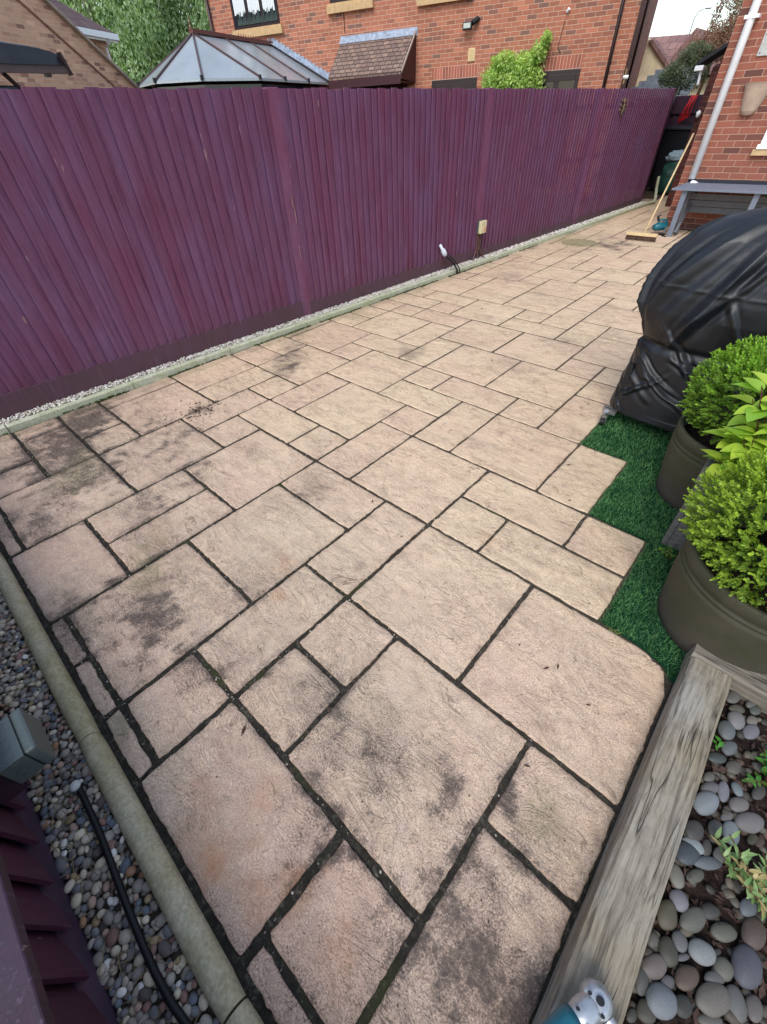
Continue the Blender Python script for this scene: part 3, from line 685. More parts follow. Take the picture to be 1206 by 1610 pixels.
# white chippings between kerb and fence
n = 11000
yy = np.concatenate([rng.uniform(-.6, 6, int(n*.72)), rng.uniform(6, 12.0, int(n*.28))])
u = rng.uniform(0, 1, len(yy)); xk = -3.826+.052*yy-.05; xf = -3.97+.05*yy+.02
P = np.stack([xf+(xk-xf)*u, yy, .045+rng.uniform(-.007, .012, len(yy))+.006*(1-u)], -1)
rd = rng.uniform(.004, .009, len(yy))*np.where(yy > 6, 1.6, 1)
pal = np.array([[.66,.63,.56,1],[.5,.46,.39,1],[.34,.31,.27,1],[.78,.75,.70,1],[.5,.42,.34,1],[.2,.18,.15,1]])
Vp, Fp, Cp = pebbles(P, rd, ICO1, pal[rng.choice(6, len(yy), p=[.32,.25,.14,.15,.09,.05])], .25, .75)
o = link('chippings', array_mesh('chippings', Vp, Fp, M['chip'], Cp)); o['kind'] = 'stuff'
gb = MB(); gb.hexa([(-4.03,-1,-.04),(-3.88,-1,-.04),(kerbx(12.1)-.05,12.1,-.04),(-3.37,12.1,-.04),(-4.03,-1,.036),(-3.88,-1,.036),(kerbx(12.1)-.05,12.1,.036),(-3.37,12.1,.036)])
struct(gb.build('chipping_bed', plain('chipping_bed', srgb(120, 112, 98), .95, .1, 0, .3, 60, .5)))

# moss tufts along the foot of the kerb
mt = []
for k in range(2600):
    y = rf.uniform(-.2, 7.5)
    if noise.noise(Vector((y*2.3, 0, 9))) < -.12: continue
    mt.append((kerbx(y)+rf.uniform(.0, .016)+(.02*max(0, noise.noise(Vector((y*5, 1, 2))))), y, rf.uniform(-.008, .006)))
mt = np.array(mt); mc = np.array([[.05,.07,.02,1],[.03,.035,.015,1],[.09,.12,.035,1],[.04,.03,.02,1]])[rng.integers(0, 4, len(mt))]
Vp, Fp, Cp = pebbles(mt, rng.uniform(.003, .009, len(mt)), ICO1, mc, .5, .9)
o = link('moss', array_mesh('moss', Vp, Fp, M['chip'], Cp)); o['kind'] = 'stuff'

# ------------------------------------------------------------------ pebble strip by the near fence
gx = []; cell = {}
rp = random.Random(9)
for layer, cnt in ((0, 9000), (1, 7000)):
    for k in range(cnt):
        x = rp.uniform(-3.3, .05); y = rp.uniform(-.56, -.405); r_ = rp.choice([rp.uniform(.006, .010), rp.uniform(.008, .0135), rp.uniform(.010, .016)])
        if (x > -.9) and rp.random() < .3: r_ *= 1.15
        key = (layer, int(x/.03), int(y/.03)); ok = True
        for a in (-1, 0, 1):
            for b in (-1, 0, 1):
                for q in cell.get((layer, key[1]+a, key[2]+b), ()):
                    if (q[0]-x)**2+(q[1]-y)**2 < ((q[2]+r_)*.86)**2: ok = False
        if ok: cell.setdefault(key, []).append((x, y, r_)); gx.append((x, y, -.014+layer*.012+rp.uniform(-.002, .003), r_))
gx = np.array(gx)
pal = np.array([srgb(142,138,132), srgb(120,116,112), srgb(172,164,152), srgb(104,106,112), srgb(150,128,118), srgb(186,178,160), srgb(126,98,92), srgb(96,104,116), srgb(200,200,198), srgb(138,122,96), srgb(84,78,76), srgb(140,108,86)])
cc = np.array([1.5, 1.4, 1.26, 1])*pal[rng.choice(12, len(gx), p=[.2,.17,.14,.12,.09,.07,.05,.05,.03,.04,.03,.01])]*rng.uniform(.75, 1.1, (len(gx), 1)); cc[:, 3] = 1
Vp, Fp, Cp = pebbles(gx[:, :3], gx[:, 3], ICO2, cc, .035, .72)
o = link('pebbles', array_mesh('pebbles', Vp, Fp, M['pebble'], Cp, smooth=True)); o['kind'] = 'stuff'
pb = MB(); pb.box(-4, .6, -.575, -.395, -.045, -.02); struct(pb.build('pebble_bed', plain('pebble_bed_grit', srgb(88, 80, 70), .95, .1, 0, .5, 80, 1, .01)))
# straw-like debris in the pebbles
db = MB()
for k in range(90):
    x = rp.uniform(-1.6, -.1); y = rp.uniform(-.565, -.41); a = rp.uniform(0, PI); L = rp.uniform(.012, .035)
    p = Vector((x, y, .006)); d = Vector((math.cos(a), math.sin(a), rp.uniform(-.15, .2)))*L
    db.tube([p-d, p+Vector((0, 0, .003)), p+d], [.0006, .0011, .0005], 4)
o = db.build('straw', plain('dry_straw', srgb(150, 132, 96), .9, .1)); o['kind'] = 'stuff'

# ------------------------------------------------------------------ near low fence (bottom left)
def npf(s, d, z): return (s, -.575+d, z)
low = thing('boarded_planter_wall', 'low deep purple boarded wall with flat top rail beside the pebble strip', 'wall', (-.8, -.6, 0))
g = MB(); g.box(-3.6, .4, -.605, -.565, -.04, .115); g.build('gravel_board', plain('damp_board', srgb(74, 56, 74), .7, .3, 0, .3, 6, .2), low, bevel=.003)
boards(low, 0, 4.0, .395, .10, M['purple_low'], .118, lambda s, d, z: npf(.4-s, d, z), thk=.026)
g = MB(); g.box(-3.6, .42, -.80, -.497, .395, .425); g.build('top_rail', M['purple_top'], low, bevel=.004)
g = MB(); g.box(-3.6, .4, -.80, -.76, -.04, .394); g.build('back_board', M['purple_low'], low)

# grey outdoor junction box
jb = thing('junction_box', 'grey plastic outdoor junction box above the pebbles by the low purple wall', 'junction box', (-1.08, -.45, .235))
def rbox(mb, x0, x1, y0, y1, z0, z1): return mb.box(x0, x1, y0, y1, z0, z1)
bx = dict(x0=-1.19, x1=-.985, z0=.185, z1=.305)
mb = MB(); mb.box(-1.165, -1.01, -.485, -.424, .235, .335)
for k in range(3): mb.tube([(-1.0105, -.455, .255+.03*k), (-1.008, -.455, .255+.03*k)], .011, 16)
for k in range(4): mb.tube([(-1.145+.038*k, -.455, .3345), (-1.145+.038*k, -.455, .3362)], .013, 18)
mb.build('back_shell', M['greybox'], jb, bevel=.006)
mb = MB(); mb.box(-1.163, -1.012, -.4245, -.421, .237, .333); mb.build('seal', M['rubber'], jb)
mb = MB(); mb.box(-1.168, -1.007, -.4215, -.392, .232, .338); mb.build('lid', M['greybox'], jb, bevel=.008)
mb = MB(); mb.box(-1.15, -1.03, -.5545, -.486, .18, .31); mb.build('bracket', M['purple_top'], jb)

# black hose / cable on the pebbles
hp = []
for k, (x, y) in enumerate([(-1.04, -.445), (-1.0, -.44), (-.9, -.441), (-.826, -.443), (-.72, -.449), (-.619, -.455), (-.52, -.459), (-.44, -.460), (-.36, -.455), (-.29, -.445), (-.18, -.43), (.02, -.42)]):
    hp.append((x, y, .002 if k == 0 else .017+.001*math.sin(k*1.7)))
mb = MB(); mb.tube(hp, .0095, 14)
hose = mb.build('cable', M['rubber'], smooth=True); tag(hose, 'black armoured cable lying along the pebble strip', 'cable')
wc = MB(); wc.v = []; Vq, Fq_, _ = pebbles(np.array([[-1.035, -.446, .02]]), np.array([.016]), ICO3, np.ones((1, 4)), .0, .8)
o = link('pebble', array_mesh('pebble', Vq, Fq_, plain('white_stone', srgb(206, 204, 198), .7, .3, 0, .1, 90, .2), smooth=True)); tag(o, 'white pebble sitting on the end of the black cable', 'stone')

# ------------------------------------------------------------------ sleeper edged bed (bottom right)
def sleeper(name, p0, p1, wdt, z1, mat, label, bevel=.008):
    mb = MB(); a = Vector(p0); b = Vector(p1); d = (b-a).normalized(); nrm = Vector((d.y, -d.x, 0))
    n = 40; vs = []; fs = []
    sec = [(0, -.04), (0, z1-.012), (.012, z1), (wdt-.014, z1), (wdt, z1-.014), (wdt, -.04)]
    for i in range(n+1):
        p = a+(b-a)*i/n
        for k, (o_, z) in enumerate(sec):
            wv = .002*noise.noise(Vector((p.x*5, p.y*5, k*.7)))
            if k in (3, 4): wv += .006*noise.noise(Vector((p.y*3, 3, 1)))
            q = p+nrm*(o_+wv); vs.append((q.x, q.y, z+.0015*noise.noise(Vector((p.x*8, p.y*8, k)))))
    m = len(sec)
    for i in range(n):
        for k in range(m): fs.append((i*m+k, i*m+(k+1) % m, (i+1)*m+(k+1) % m, (i+1)*m+k))
    fs += [tuple(range(m)), tuple(range((n+1)*m-1, n*m-1, -1))]
    mb.add(vs, fs)
    return tag(mb.build(name, mat), label, 'sleeper')
sleeper('timber_sleeper', (.297, -.9, 0), (.305, 1.262, 0), .128, .10, M['sleeper'], 'long weathered timber sleeper edging the paving at bottom right')
sleeper('timber_sleeper', (.302, 1.384, 0), (1.7, 1.384, 0), .118, .104, M['sleeper_x'], 'grey sleeper across the far end of the cobble bed, touching the large pot')
bs = MB(); bs.box(.43, 1.7, -.9, 1.265, -.04, .012); struct(bs.build('bed_soil', M['soil']))

# bark chips / dead leaves on the bed
bk = MB()
for k in range(900):
    x = rp.uniform(.44, .95); y = rp.uniform(.1, 1.26); a = rp.uniform(0, 2*PI); L = rp.uniform(.006, .018)
    p = Vector((x, y, .018+rp.uniform(0, .01))); d = Vector((math.cos(a), math.sin(a), rp.uniform(-.4, .4)))*L; e = Vector((-math.sin(a), math.cos(a), rp.uniform(-.3, .3)))*L*rp.uniform(.2, .6)
    bk.add([p-d, p+e+Vector((0, 0, .002)), p+d, p-e], [(0, 1, 2, 3)])
o = bk.build('bark_mulch', plain('dark_mulch', srgb(66, 50, 44), .85, .2, 0, .5, 50, .3), fix=False); o['kind'] = 'stuff'

# cobbles: measured ground position (m), semi axes, heading, colour
COB = '''0.465,1.245,0.0311,0.0178,-1.85,120,116,108|mottled grey brown cobble tucked in the corner under the cross sleeper
0.517,1.256,0.0201,0.0119,-1.95,116,118,110|small pale green grey cobble near the cross sleeper
0.532,1.241,0.0219,0.0132,-2.03,104,110,100|greenish cobble just below the small pale one near the cross sleeper
0.485,1.206,0.0248,0.0139,-2.39,110,104,84|flat olive cobble half hidden beneath leaves near the bed corner
0.490,1.161,0.0305,0.0234,1.44,142,138,138|smooth mid grey oval cobble second row from the bed corner
0.474,1.104,0.0351,0.0232,-1.62,120,128,128|dark green grey oval cobble against the long sleeper near the bed corner
0.535,1.152,0.0303,0.0179,1.30,130,128,138|blue grey cobble at the right near the bed corner
0.531,1.196,0.0220,0.0129,1.28,150,138,126|pinkish cobble at the right near the bed corner
0.494,1.050,0.0280,0.0172,1.27,112,120,122|slate coloured cobble below the tiny sprout
0.470,0.990,0.0281,0.0162,-2.40,84,94,90|flat dark green stone lying under the tiny sprout
0.516,0.996,0.0248,0.0162,1.23,112,104,92|brown cobble below the low dark green plant
0.467,0.917,0.0194,0.0116,-2.00,122,118,104|small olive grey cobble touching the long sleeper midway
0.475,0.884,0.0276,0.0153,-2.14,124,122,124|speckled grey cobble touching the long sleeper midway
0.508,0.903,0.0295,0.0139,1.73,136,134,148|upright lilac grey cobble next to the speckled one
0.538,0.936,0.0190,0.0139,2.04,128,142,146|slim blue green cobble standing at an angle
0.476,0.833,0.0403,0.0250,1.23,146,156,164|large round blue grey cobble beside the long sleeper
0.549,0.892,0.0288,0.0174,-2.14,140,130,124|warm grey cobble right of the large round blue grey one
0.531,0.839,0.0190,0.0098,-2.06,132,126,124|small broken grey cobble below the large round one
0.581,0.863,0.0403,0.0228,-2.29,138,130,128|broad brown grey cobble at the right edge above the yellow shrub
0.588,0.971,0.0278,0.0131,1.30,92,88,84|dark cobble at the right edge of the bed
0.467,0.737,0.0304,0.0212,-1.86,92,88,86|dark grey oval cobble below the large round blue grey one
0.513,0.785,0.0249,0.0162,-1.79,110,106,100|grey brown cobble behind the shrub tip
0.548,0.801,0.0321,0.0202,1.64,156,166,170|pale smooth oval cobble partly behind the yellow shrub
0.467,0.669,0.0375,0.0238,-1.99,84,96,108|dark slate blue cobble beside the sleeper with a pale one on it
0.476,0.700,0.0244,0.0179,-2.88,160,172,180|pale blue grey cobble lying on the dark slate one
0.515,0.683,0.0362,0.0142,-2.46,112,120,132|long flat slate cobble next to the dark slate blue one
0.506,0.720,0.0224,0.0114,1.60,100,94,92|brown grey cobble wedged upright above the long flat slate one
0.539,0.729,0.0258,0.0146,-1.90,136,130,122|light brown cobble left of the yellow shrub stems
0.460,0.597,0.0265,0.0183,1.98,146,140,122|cream streaked cobble against the long sleeper
0.498,0.632,0.0248,0.0126,-2.10,104,104,88|olive cobble under the shrub leaves
0.480,0.548,0.0224,0.0201,-1.60,138,134,144|lilac grey oval cobble by the sleeper knot
0.465,0.499,0.0320,0.0210,1.61,104,94,66|ochre brown tall cobble against the sleeper knot
0.517,0.533,0.0361,0.0197,-2.06,112,110,94|round olive grey cobble below the yellow shrub
0.544,0.579,0.0241,0.0147,-2.21,84,82,76|dark cobble just below the yellow shrub
0.616,0.654,0.0262,0.0149,-1.95,118,128,138|blue grey cobble right below the yellow shrub
0.580,0.561,0.0297,0.0174,-2.31,116,114,92|mottled olive cobble in the middle of the lower bed
0.634,0.607,0.0359,0.0221,-1.69,112,88,78|big reddish brown cobble at the right edge
0.504,0.469,0.0203,0.0159,-1.53,120,122,120|grey green cobble with a pale patch
0.487,0.431,0.0267,0.0195,1.88,88,84,66|dark olive upright cobble near the sleeper
0.470,0.381,0.0318,0.0192,-2.13,128,112,104|dusky pink cobble against the lower sleeper
0.456,0.338,0.0249,0.0155,1.76,96,96,88|grey olive cobble tight against the lower sleeper
0.547,0.484,0.0294,0.0219,-2.37,146,152,150|pale flecked oval cobble in the middle of the lower bed
0.594,0.489,0.0218,0.0178,-1.87,118,114,96|beige green cobble right of the pale flecked one
0.632,0.529,0.0420,0.0275,-1.61,96,96,110|very large dark violet grey oval cobble
0.533,0.413,0.0311,0.0177,-2.03,116,90,72|rust brown banded cobble
0.502,0.375,0.0187,0.0105,-2.04,110,108,108|small mottled grey cobble left of the rust banded one
0.582,0.455,0.0202,0.0128,-2.29,112,110,106|grey cobble between the rust banded and very large ones
0.499,0.334,0.0349,0.0269,-2.19,132,140,148|smooth blue grey oval cobble in the lowest row
0.539,0.360,0.0222,0.0160,-1.89,72,72,62|dark green cobble in the lowest row
0.588,0.420,0.0420,0.0242,-2.16,128,118,104|coarse speckled granite cobble in the lowest row
0.628,0.447,0.0288,0.0196,1.97,112,112,106|long grey cobble standing beside the speckled granite one
0.661,0.465,0.0239,0.0153,-1.63,124,112,104|brown pink cobble in the bottom right corner
0.479,0.295,0.0214,0.0172,-2.02,92,86,70|brown olive cobble near the grinder
0.458,0.267,0.0144,0.0089,-1.91,84,80,68|small dark cobble beside the grinder handle
0.590,0.379,0.0247,0.0110,-2.38,108,104,90|flat beige cobble cut by the bottom of the picture
0.511,0.499,0.0191,0.0084,-2.23,128,112,84|small tan stone under the round olive grey cobble
0.518,0.446,0.0163,0.0063,-2.25,110,112,112|small grey chip left of the pale flecked cobble
0.596,0.826,0.0180,0.0098,-1.85,90,86,56|mossy cobble at the right behind the shrub
0.612,0.832,0.0183,0.0095,-1.84,106,82,66|rusty cobble at the right edge behind the shrub
0.641,0.650,0.0201,0.0104,-1.97,98,84,80|dusky cobble at the right edge above the reddish one
0.577,0.509,0.0129,0.0058,-2.10,86,78,70|tiny brown stone right of the pale flecked cobble'''
shapes = []
for k in range(7):
    V0, F0 = ICO3; V1 = V0.copy(); q = k*11.3
    for i in range(len(V1)):
        v = Vector(V0[i]); V1[i] = V0[i]*(1+.11*noise.noise(v*.9+Vector((q, 0, 0)))+.02*noise.noise(v*3+Vector((0, q, 0))))
    shapes.append(array_mesh('cobble', V1, F0, M['cobble'], smooth=True))
CG = 'cobbles in the sleeper edged bed'
for k, ln in enumerate(COB.strip().split('\n')):
    p = ln.split('|'); x, y, a, b, ang, r_, g_, b_ = [float(q) for q in p[0].split(',')]
    o = link('cobble', shapes[k % 7]); h = b*.62
    o.location = (x, y, .024+h*.55); a *= 1.08; b *= 1.08; o.scale = (a, b, h)
    o.rotation_euler = (rp.uniform(-.12, .12), rp.uniform(-.12, .12), ang); gm = (r_+g_+b_)/3; c = srgb(.8*(.6*r_+.4*gm), .8*(.6*g_+.4*gm), .8*(.6*b_+.4*gm)); o.color = c
    tag(o, p[1], 'cobble', CG)

n = 520; P = np.stack([rng.uniform(.445, .95, n), rng.uniform(.1, 1.25, n), rng.uniform(.012, .026, n)], -1)
cc = np.array([srgb(96,92,84), srgb(84,76,66), srgb(108,100,88), srgb(72,68,62), srgb(98,78,66)])[rng.integers(0, 5, n)]*.75; cc[:, 3] = 1
Vp, Fp, Cp = pebbles(P, rng.uniform(.006, .015, n), ICO2, cc, .05, .7)
o = link('small_stones', array_mesh('small_stones', Vp, Fp, M['pebble'], Cp, smooth=True)); o['kind'] = 'stuff'

# ------------------------------------------------------------------ leaf tools
def leaves(pos, dirs, ups, ln, wd, cols, fold=.25):
    """diamond leaves folded on the midrib: 5 verts, 4 tris... as 2 quads"""
    n = len(pos); d = dirs/np.linalg.norm(dirs, axis=1, keepdims=True); u = ups-d*(ups*d).sum(1, keepdims=True); u /= np.linalg.norm(u, axis=1, keepdims=True)+1e-9
    s = np.cross(d, u); ln = ln[:, None]; wd = wd[:, None]
    b = pos; m = pos+d*ln*.5-u*wd*fold; t = pos+d*ln-u*ln*.08
    l = pos+d*ln*.5-s*wd*.5; r_ = pos+d*ln*.5+s*wd*.5
    V = np.stack([b, l, t, r_, m], 1).reshape(-1, 3); i = np.arange(n)[:, None]*5
    Fq = np.concatenate([i+np.array([[0, 4, 1]]), i+np.array([[4, 2, 1]]), i+np.array([[0, 3, 4]]), i+np.array([[4, 3, 2]])], 0)
    return V, Fq, np.repeat(cols, 5, 0)
def cat(parts):
    V = []; Fq = []; Cc = []; o = 0
    for v, f, c in parts: V.append(v); Fq.append(f+o); Cc.append(c); o += len(v)
    return np.concatenate(V), np.concatenate(Fq), np.concatenate(Cc)
def rnd_dir(n):
    v = rng.normal(size=(n, 3)); return v/np.linalg.norm(v, axis=1, keepdims=True)
def boxball(center, rx, ry, rz, nspr, lsize, c0, c1, seed):
    parts = []; d = rnd_dir(nspr); d[:, 2] = np.where(d[:, 2] < -.65, -d[:, 2], d[:, 2])
    bump = np.array([noise.noise(Vector(q)*2.6+Vector((seed, 0, 0))) for q in d])
    bump2 = np.array([noise.noise(Vector(q)*7+Vector((seed, 5, 0))) for q in d])
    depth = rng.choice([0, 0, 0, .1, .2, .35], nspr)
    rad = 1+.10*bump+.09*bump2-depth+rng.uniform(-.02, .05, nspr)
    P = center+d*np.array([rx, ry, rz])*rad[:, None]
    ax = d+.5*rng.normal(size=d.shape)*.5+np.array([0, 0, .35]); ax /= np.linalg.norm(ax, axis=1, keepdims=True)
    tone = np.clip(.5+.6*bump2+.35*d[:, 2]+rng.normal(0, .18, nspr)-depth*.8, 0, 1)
    for k in range(13):
        t = k/12
        base = P+ax*(t*lsize*2.6)[..., None] if hasattr(t, '__len__') else P+ax*(t*lsize*2.6)
        side = rnd_dir(nspr); side -= ax*(side*ax).sum(1, keepdims=True); side /= np.linalg.norm(side, axis=1, keepdims=True)
        dr = side*(1-.55*t)+ax*(.35+.7*t)
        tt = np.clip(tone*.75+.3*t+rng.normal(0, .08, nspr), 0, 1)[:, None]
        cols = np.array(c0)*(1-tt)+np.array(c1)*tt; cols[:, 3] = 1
        parts.append(leaves(base, dr, ax, lsize*rng.uniform(.75, 1.15, nspr), lsize*.55*rng.uniform(.8, 1.2, nspr), cols))
    return cat(parts)

# ------------------------------------------------------------------ pots with box balls
def pot(cx, cy, rb, rt, h, label):
    t = thing('plant_pot', label, 'plant pot', (cx, cy, 0))
    pr = [(0, 0.), (rb*.93, 0.), (rb*.985, .012), (rb*1.0, .05), (rb+(rt-rb)*.55, h*.45), (rt*.985, h*.74), (rt*.995, h*.785), (rt*.955, h*.80), (rt*.99, h*.815), (rt*.99, h*.835), (rt*.955, h*.85), (rt*.985, h*.87), (rt, h*.985), (rt*.99, h), (rt*.93, h), (rt*.915, h*.985), (rt*.9, h*.8), (rt*.9, h*.78)]
    mb = MB(); mb.lathe(pr, 72, (cx, cy, 0)); mb.build('body', M['pot'], t, smooth=True)
    mb = MB(); mb.lathe([(0, h*.80), (rt*.895, h*.80), (rt*.895, h*.83), (0, h*.86)], 40, (cx, cy, 0)); mb.build('compost', M['soil'], t, smooth=True)
    return t
pot(.38, 1.56, .245, .277, .40, 'large dark clay pot nearest the sleepers holding a clipped box ball')
pot(.10, 2.385, .222, .258, .40, 'smaller dark clay pot holding a box ball beside the covered barbecue')
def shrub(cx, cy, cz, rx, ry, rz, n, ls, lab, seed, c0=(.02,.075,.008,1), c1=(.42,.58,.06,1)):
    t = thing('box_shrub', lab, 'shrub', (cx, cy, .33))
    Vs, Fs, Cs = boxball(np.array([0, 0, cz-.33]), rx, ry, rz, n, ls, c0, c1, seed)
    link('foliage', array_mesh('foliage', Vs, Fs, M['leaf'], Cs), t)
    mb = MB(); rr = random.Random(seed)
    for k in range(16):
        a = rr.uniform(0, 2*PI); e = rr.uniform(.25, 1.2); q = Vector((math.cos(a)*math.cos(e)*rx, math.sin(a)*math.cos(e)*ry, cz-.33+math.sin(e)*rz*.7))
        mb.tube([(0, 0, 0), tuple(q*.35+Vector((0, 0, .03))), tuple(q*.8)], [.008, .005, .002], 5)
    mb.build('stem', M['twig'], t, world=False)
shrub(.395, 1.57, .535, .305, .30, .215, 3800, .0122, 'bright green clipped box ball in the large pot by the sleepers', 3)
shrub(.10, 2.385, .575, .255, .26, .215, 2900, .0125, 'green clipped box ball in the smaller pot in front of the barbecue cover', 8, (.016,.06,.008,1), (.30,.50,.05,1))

# grey timber trough with lime leaved plant
tr = thing('timber_trough', 'narrow weathered grey trough squeezed between the two clay pots', 'planter', (.3, 1.98, 0))
mb = MB()
x0, x1, y0, y1, z1 = .048, .60, 1.885, 2.10, .385
def board(mb, a, b, c, d): mb.hexa([a[0], a[1], b[1], b[0], c[0], c[1], d[1], d[0]])
mb.box(x0, x0+.022, y0, y1, 0, z1); mb.box(x1-.022, x1, y0, y1, 0, z1); mb.box(x0+.023, x1-.023, y0, y0+.022, 0, z1-.002); mb.box(x0+.023, x1-.023, y1-.022, y1, 0, z1-.002)
mb.build('side_boards', M['trough'], tr, bevel=.003)
mb = MB(); mb.box(x0-.012, x0+.045, y0-.012, y1+.012, z1+.001, z1+.022); mb.box(x1-.045, x1+.012, y0-.012, y1+.012, z1+.001, z1+.022); mb.box(x0+.0455, x1-.0455, y0-.012, y0+.04, z1+.001, z1+.02); mb.box(x0+.0455, x1-.0455, y1-.04, y1+.012, z1+.001, z1+.02)
mb.build('rim', M['trough'], tr, bevel=.003)
mb = MB(); mb.box(x0+.023, x1-.023, y0+.023, y1-.023, .25, .30); mb.build('compost', M['soil'], tr)

def bigleaf(mb_list, base, d, up, L, Wd, col):
    d = Vector(d).normalized(); up = Vector(up); up = (up-d*up.dot(d)).normalized(); s = d.cross(up)
    n = 7; V = []; 
    for i in range(n+1):
        t = i/n; wd = Wd*math.sin(PI*min(1, t**.8))**.8*.5 if 0 < t < 1 else 0.0008
        c = Vector(base)+d*(L*t)-up*(L*.35*t*t)
        V += [c-s*wd+up*(wd*.28), c-up*.0, c+s*wd+up*(wd*.28)]
    Fq = []
    for i in range(n):
        for k in (0, 1): a = i*3+k; Fq += [(a, a+1, a+4), (a, a+4, a+3)]
    mb_list.append((np.array(V), np.array(Fq), np.repeat(np.array([col]), len(V), 0)))
def leafy(name, label, cat_, loc, stems, mat, nleaf, L, cfun, group=None, up=.5, stemmat='twig', lw=1.0):
    t = thing(name, label, cat_, loc, 0, group); parts = []; mb = MB(); rr = random.Random(int(loc[0]*1000+loc[1]*77))
    for (tx, ty, tz) in stems:
        pts = [Vector((0, 0, 0)), Vector((tx*.4, ty*.4, tz*.55)), Vector((tx, ty, tz))]
        mb.tube(pts, [.004, .003, .0015], 5)
        for k in range(nleaf):
            q = .3+.72*k/nleaf; p = pts[0].lerp(pts[1], q*2) if q < .5 else pts[1].lerp(pts[2], (q-.5)*2)
            a = k*2.4+rr.uniform(-.4, .4); sd = Vector((math.cos(a), math.sin(a), up+rr.uniform(-.3, .3)))
            l = L*rr.uniform(.75, 1.15); bigleaf(parts, p, sd, (0, 0, 1), l, l*rr.uniform(.42, .55)*lw, cfun(rr, q))
    Vv, Ff, Cc = cat(parts); o = link('foliage', array_mesh('foliage', Vv, Ff, mat, Cc, smooth=True), t)
    mb.build('stem', M[stemmat], t, world=False); return t
def c_lime(rr, q):
    t = rr.random(); return [.22+.3*t, .42+.22*t, .05+.03*t, 1]
rl = random.Random(4)
leafy('lime_leaved_shrub', 'lime green broad leaved plant growing from the grey trough', 'plant', (.20, 1.99, .30), [(rl.uniform(-.16, .2), rl.uniform(-.09, .09), rl.uniform(.12, .62)) for _ in range(54)], M['lime'], 10, .10, c_lime, None, .35, lw=1.15)
# bed plants
def c_var(rr, q):
    t = rr.random(); return [.46, .36, .16, 1] if t < .2 else [.10+.20*t, .22+.20*t, .06+.10*t, 1]
leafy('young_shrub', 'small variegated yellow green shrub sprouting among the cobbles', 'plant', (.65, .67, .03), [(rl.uniform(-.15, .10), rl.uniform(-.08, .09), rl.uniform(.03, .14)) for _ in range(24)], M['lime'], 12, .031, c_var, None, .8, lw=.62)
leafy('ground_plant', 'low dark green plant near the corner of the cobble bed', 'plant', (.60, 1.02, .02), [(rl.uniform(-.09, .13), rl.uniform(-.07, .1), rl.uniform(.02, .09)) for _ in range(16)], M['lime'], 9, .024, lambda rr, q: [.05+.06*rr.random(), .15+.12*rr.random(), .03, 1], None, .4)
leafy('ground_plant', 'tiny two leaf sprout touching the timber sleeper', 'plant', (.463, 1.04, .02), [(.01, .01, .03), (-.006, -.012, .02)], M['lime'], 3, .022, lambda rr, q: [.07, .25, .03, 1], None, .3)
leafy('weed', 'tiny green weed growing in the paving joint near the turf', 'weed', (.057, 1.262, -.006), [(.012, .004, .010), (-.014, .004, .008), (.03, .0, .008), (-.03, -.002, .006)], M['lime'], 5, .012, lambda rr, q: [.12, .24, .05, 1], None, .2)
leafy('box_sprig', 'small light green sprig on the turf by the large pot', 'plant', (.115, 1.80, .01), [(-.05, .0, .04), (-.03, .02, .05), (-.07, -.01, .03)], M['lime'], 8, .018, lambda rr, q: [.16, .34, .05, 1], None, .4)

# ------------------------------------------------------------------ artificial turf
tb = MB(); tb.add([(LX+u_*G, LY+v_*G, -.0015) for u_, v_ in ((3.97, 1.75), (9, 1.75), (9, 10), (1.02, 10), (1.02, 6.02), (2.02, 6.0), (2.02, 4.01), (3.02, 3.98), (3.02, 2.02), (3.55, 1.98), (3.86, 1.88))], [tuple(range(11))])
struct(tb.build('turf_base', plain('turf_backing', srgb(18, 52, 34), .95, .1, 0, .4, 40, .5)))
def turf_ok(x, y):
    u, v = (x-LX)/G, (y-LY)/G
    if u > 3.97 and v < 2 and x < .31: return y > 1.26
    if v < 2.02: return False if u < 4 else y > 1.27 and x > .3
    for (a, b, c, d) in ((0, 3, 2, 3), (0, 3, 3, 3.97), (-5, 2, 4, 5.95), (-5, 1, 5.9, 11)):
        if a <= u <= b+.0 and c <= v <= d: return False
    return True
N = 150000
X = rng.uniform(-.6, 1.25, N); Y = rng.uniform(1.2, 3.5, N)
dist = np.hypot(X, Y); keep = rng.uniform(0, 1, N) < np.clip(1.9/dist, 0, 1)**1.5
u = (X-LX)/G; v = (Y-LY)/G
bad = ((u < 3) & (v < 4)) | ((u < 2) & (v < 5.97)) | ((u < 1) & (v >= 5.9))
lim = np.where(u < 3.55, 2.0, np.where(u < 3.88, 1.98-(u-3.55)*.32, 1.87-(u-3.88)*3.6)); bad |= (v < lim+.015) | ((Y < 1.19)) | ((X > .30) & (Y < 1.39))
for (px, py, pr) in ((.38, 1.56, .235), (.10, 2.385, .21)): bad |= np.hypot(X-px, Y-py) < pr
X = X[keep & ~bad]; Y = Y[keep & ~bad]; n = len(X)
a = rng.uniform(0, 2*PI, n); h = rng.uniform(.009, .018, n); wd = rng.uniform(.0007, .0013, n)*np.clip(np.hypot(X, Y)/1.6, 1, 2)
lean = rng.normal(0, .009, (n, 2)); bx_, by_ = np.cos(a)*wd, np.sin(a)*wd
z0 = np.full(n, -.004)
Vt = np.stack([np.stack([X-bx_, Y-by_, z0], -1), np.stack([X+bx_, Y+by_, z0], -1), np.stack([X+lean[:, 0]*.5+bx_*.8, Y+lean[:, 1]*.5+by_*.8, h*.6], -1), np.stack([X+lean[:, 0]*.5-bx_*.8, Y+lean[:, 1]*.5-by_*.8, h*.6], -1), np.stack([X+lean[:, 0]*1.3, Y+lean[:, 1]*1.3, h], -1)], 1).reshape(-1, 3)
i5 = np.arange(n)[:, None]*5
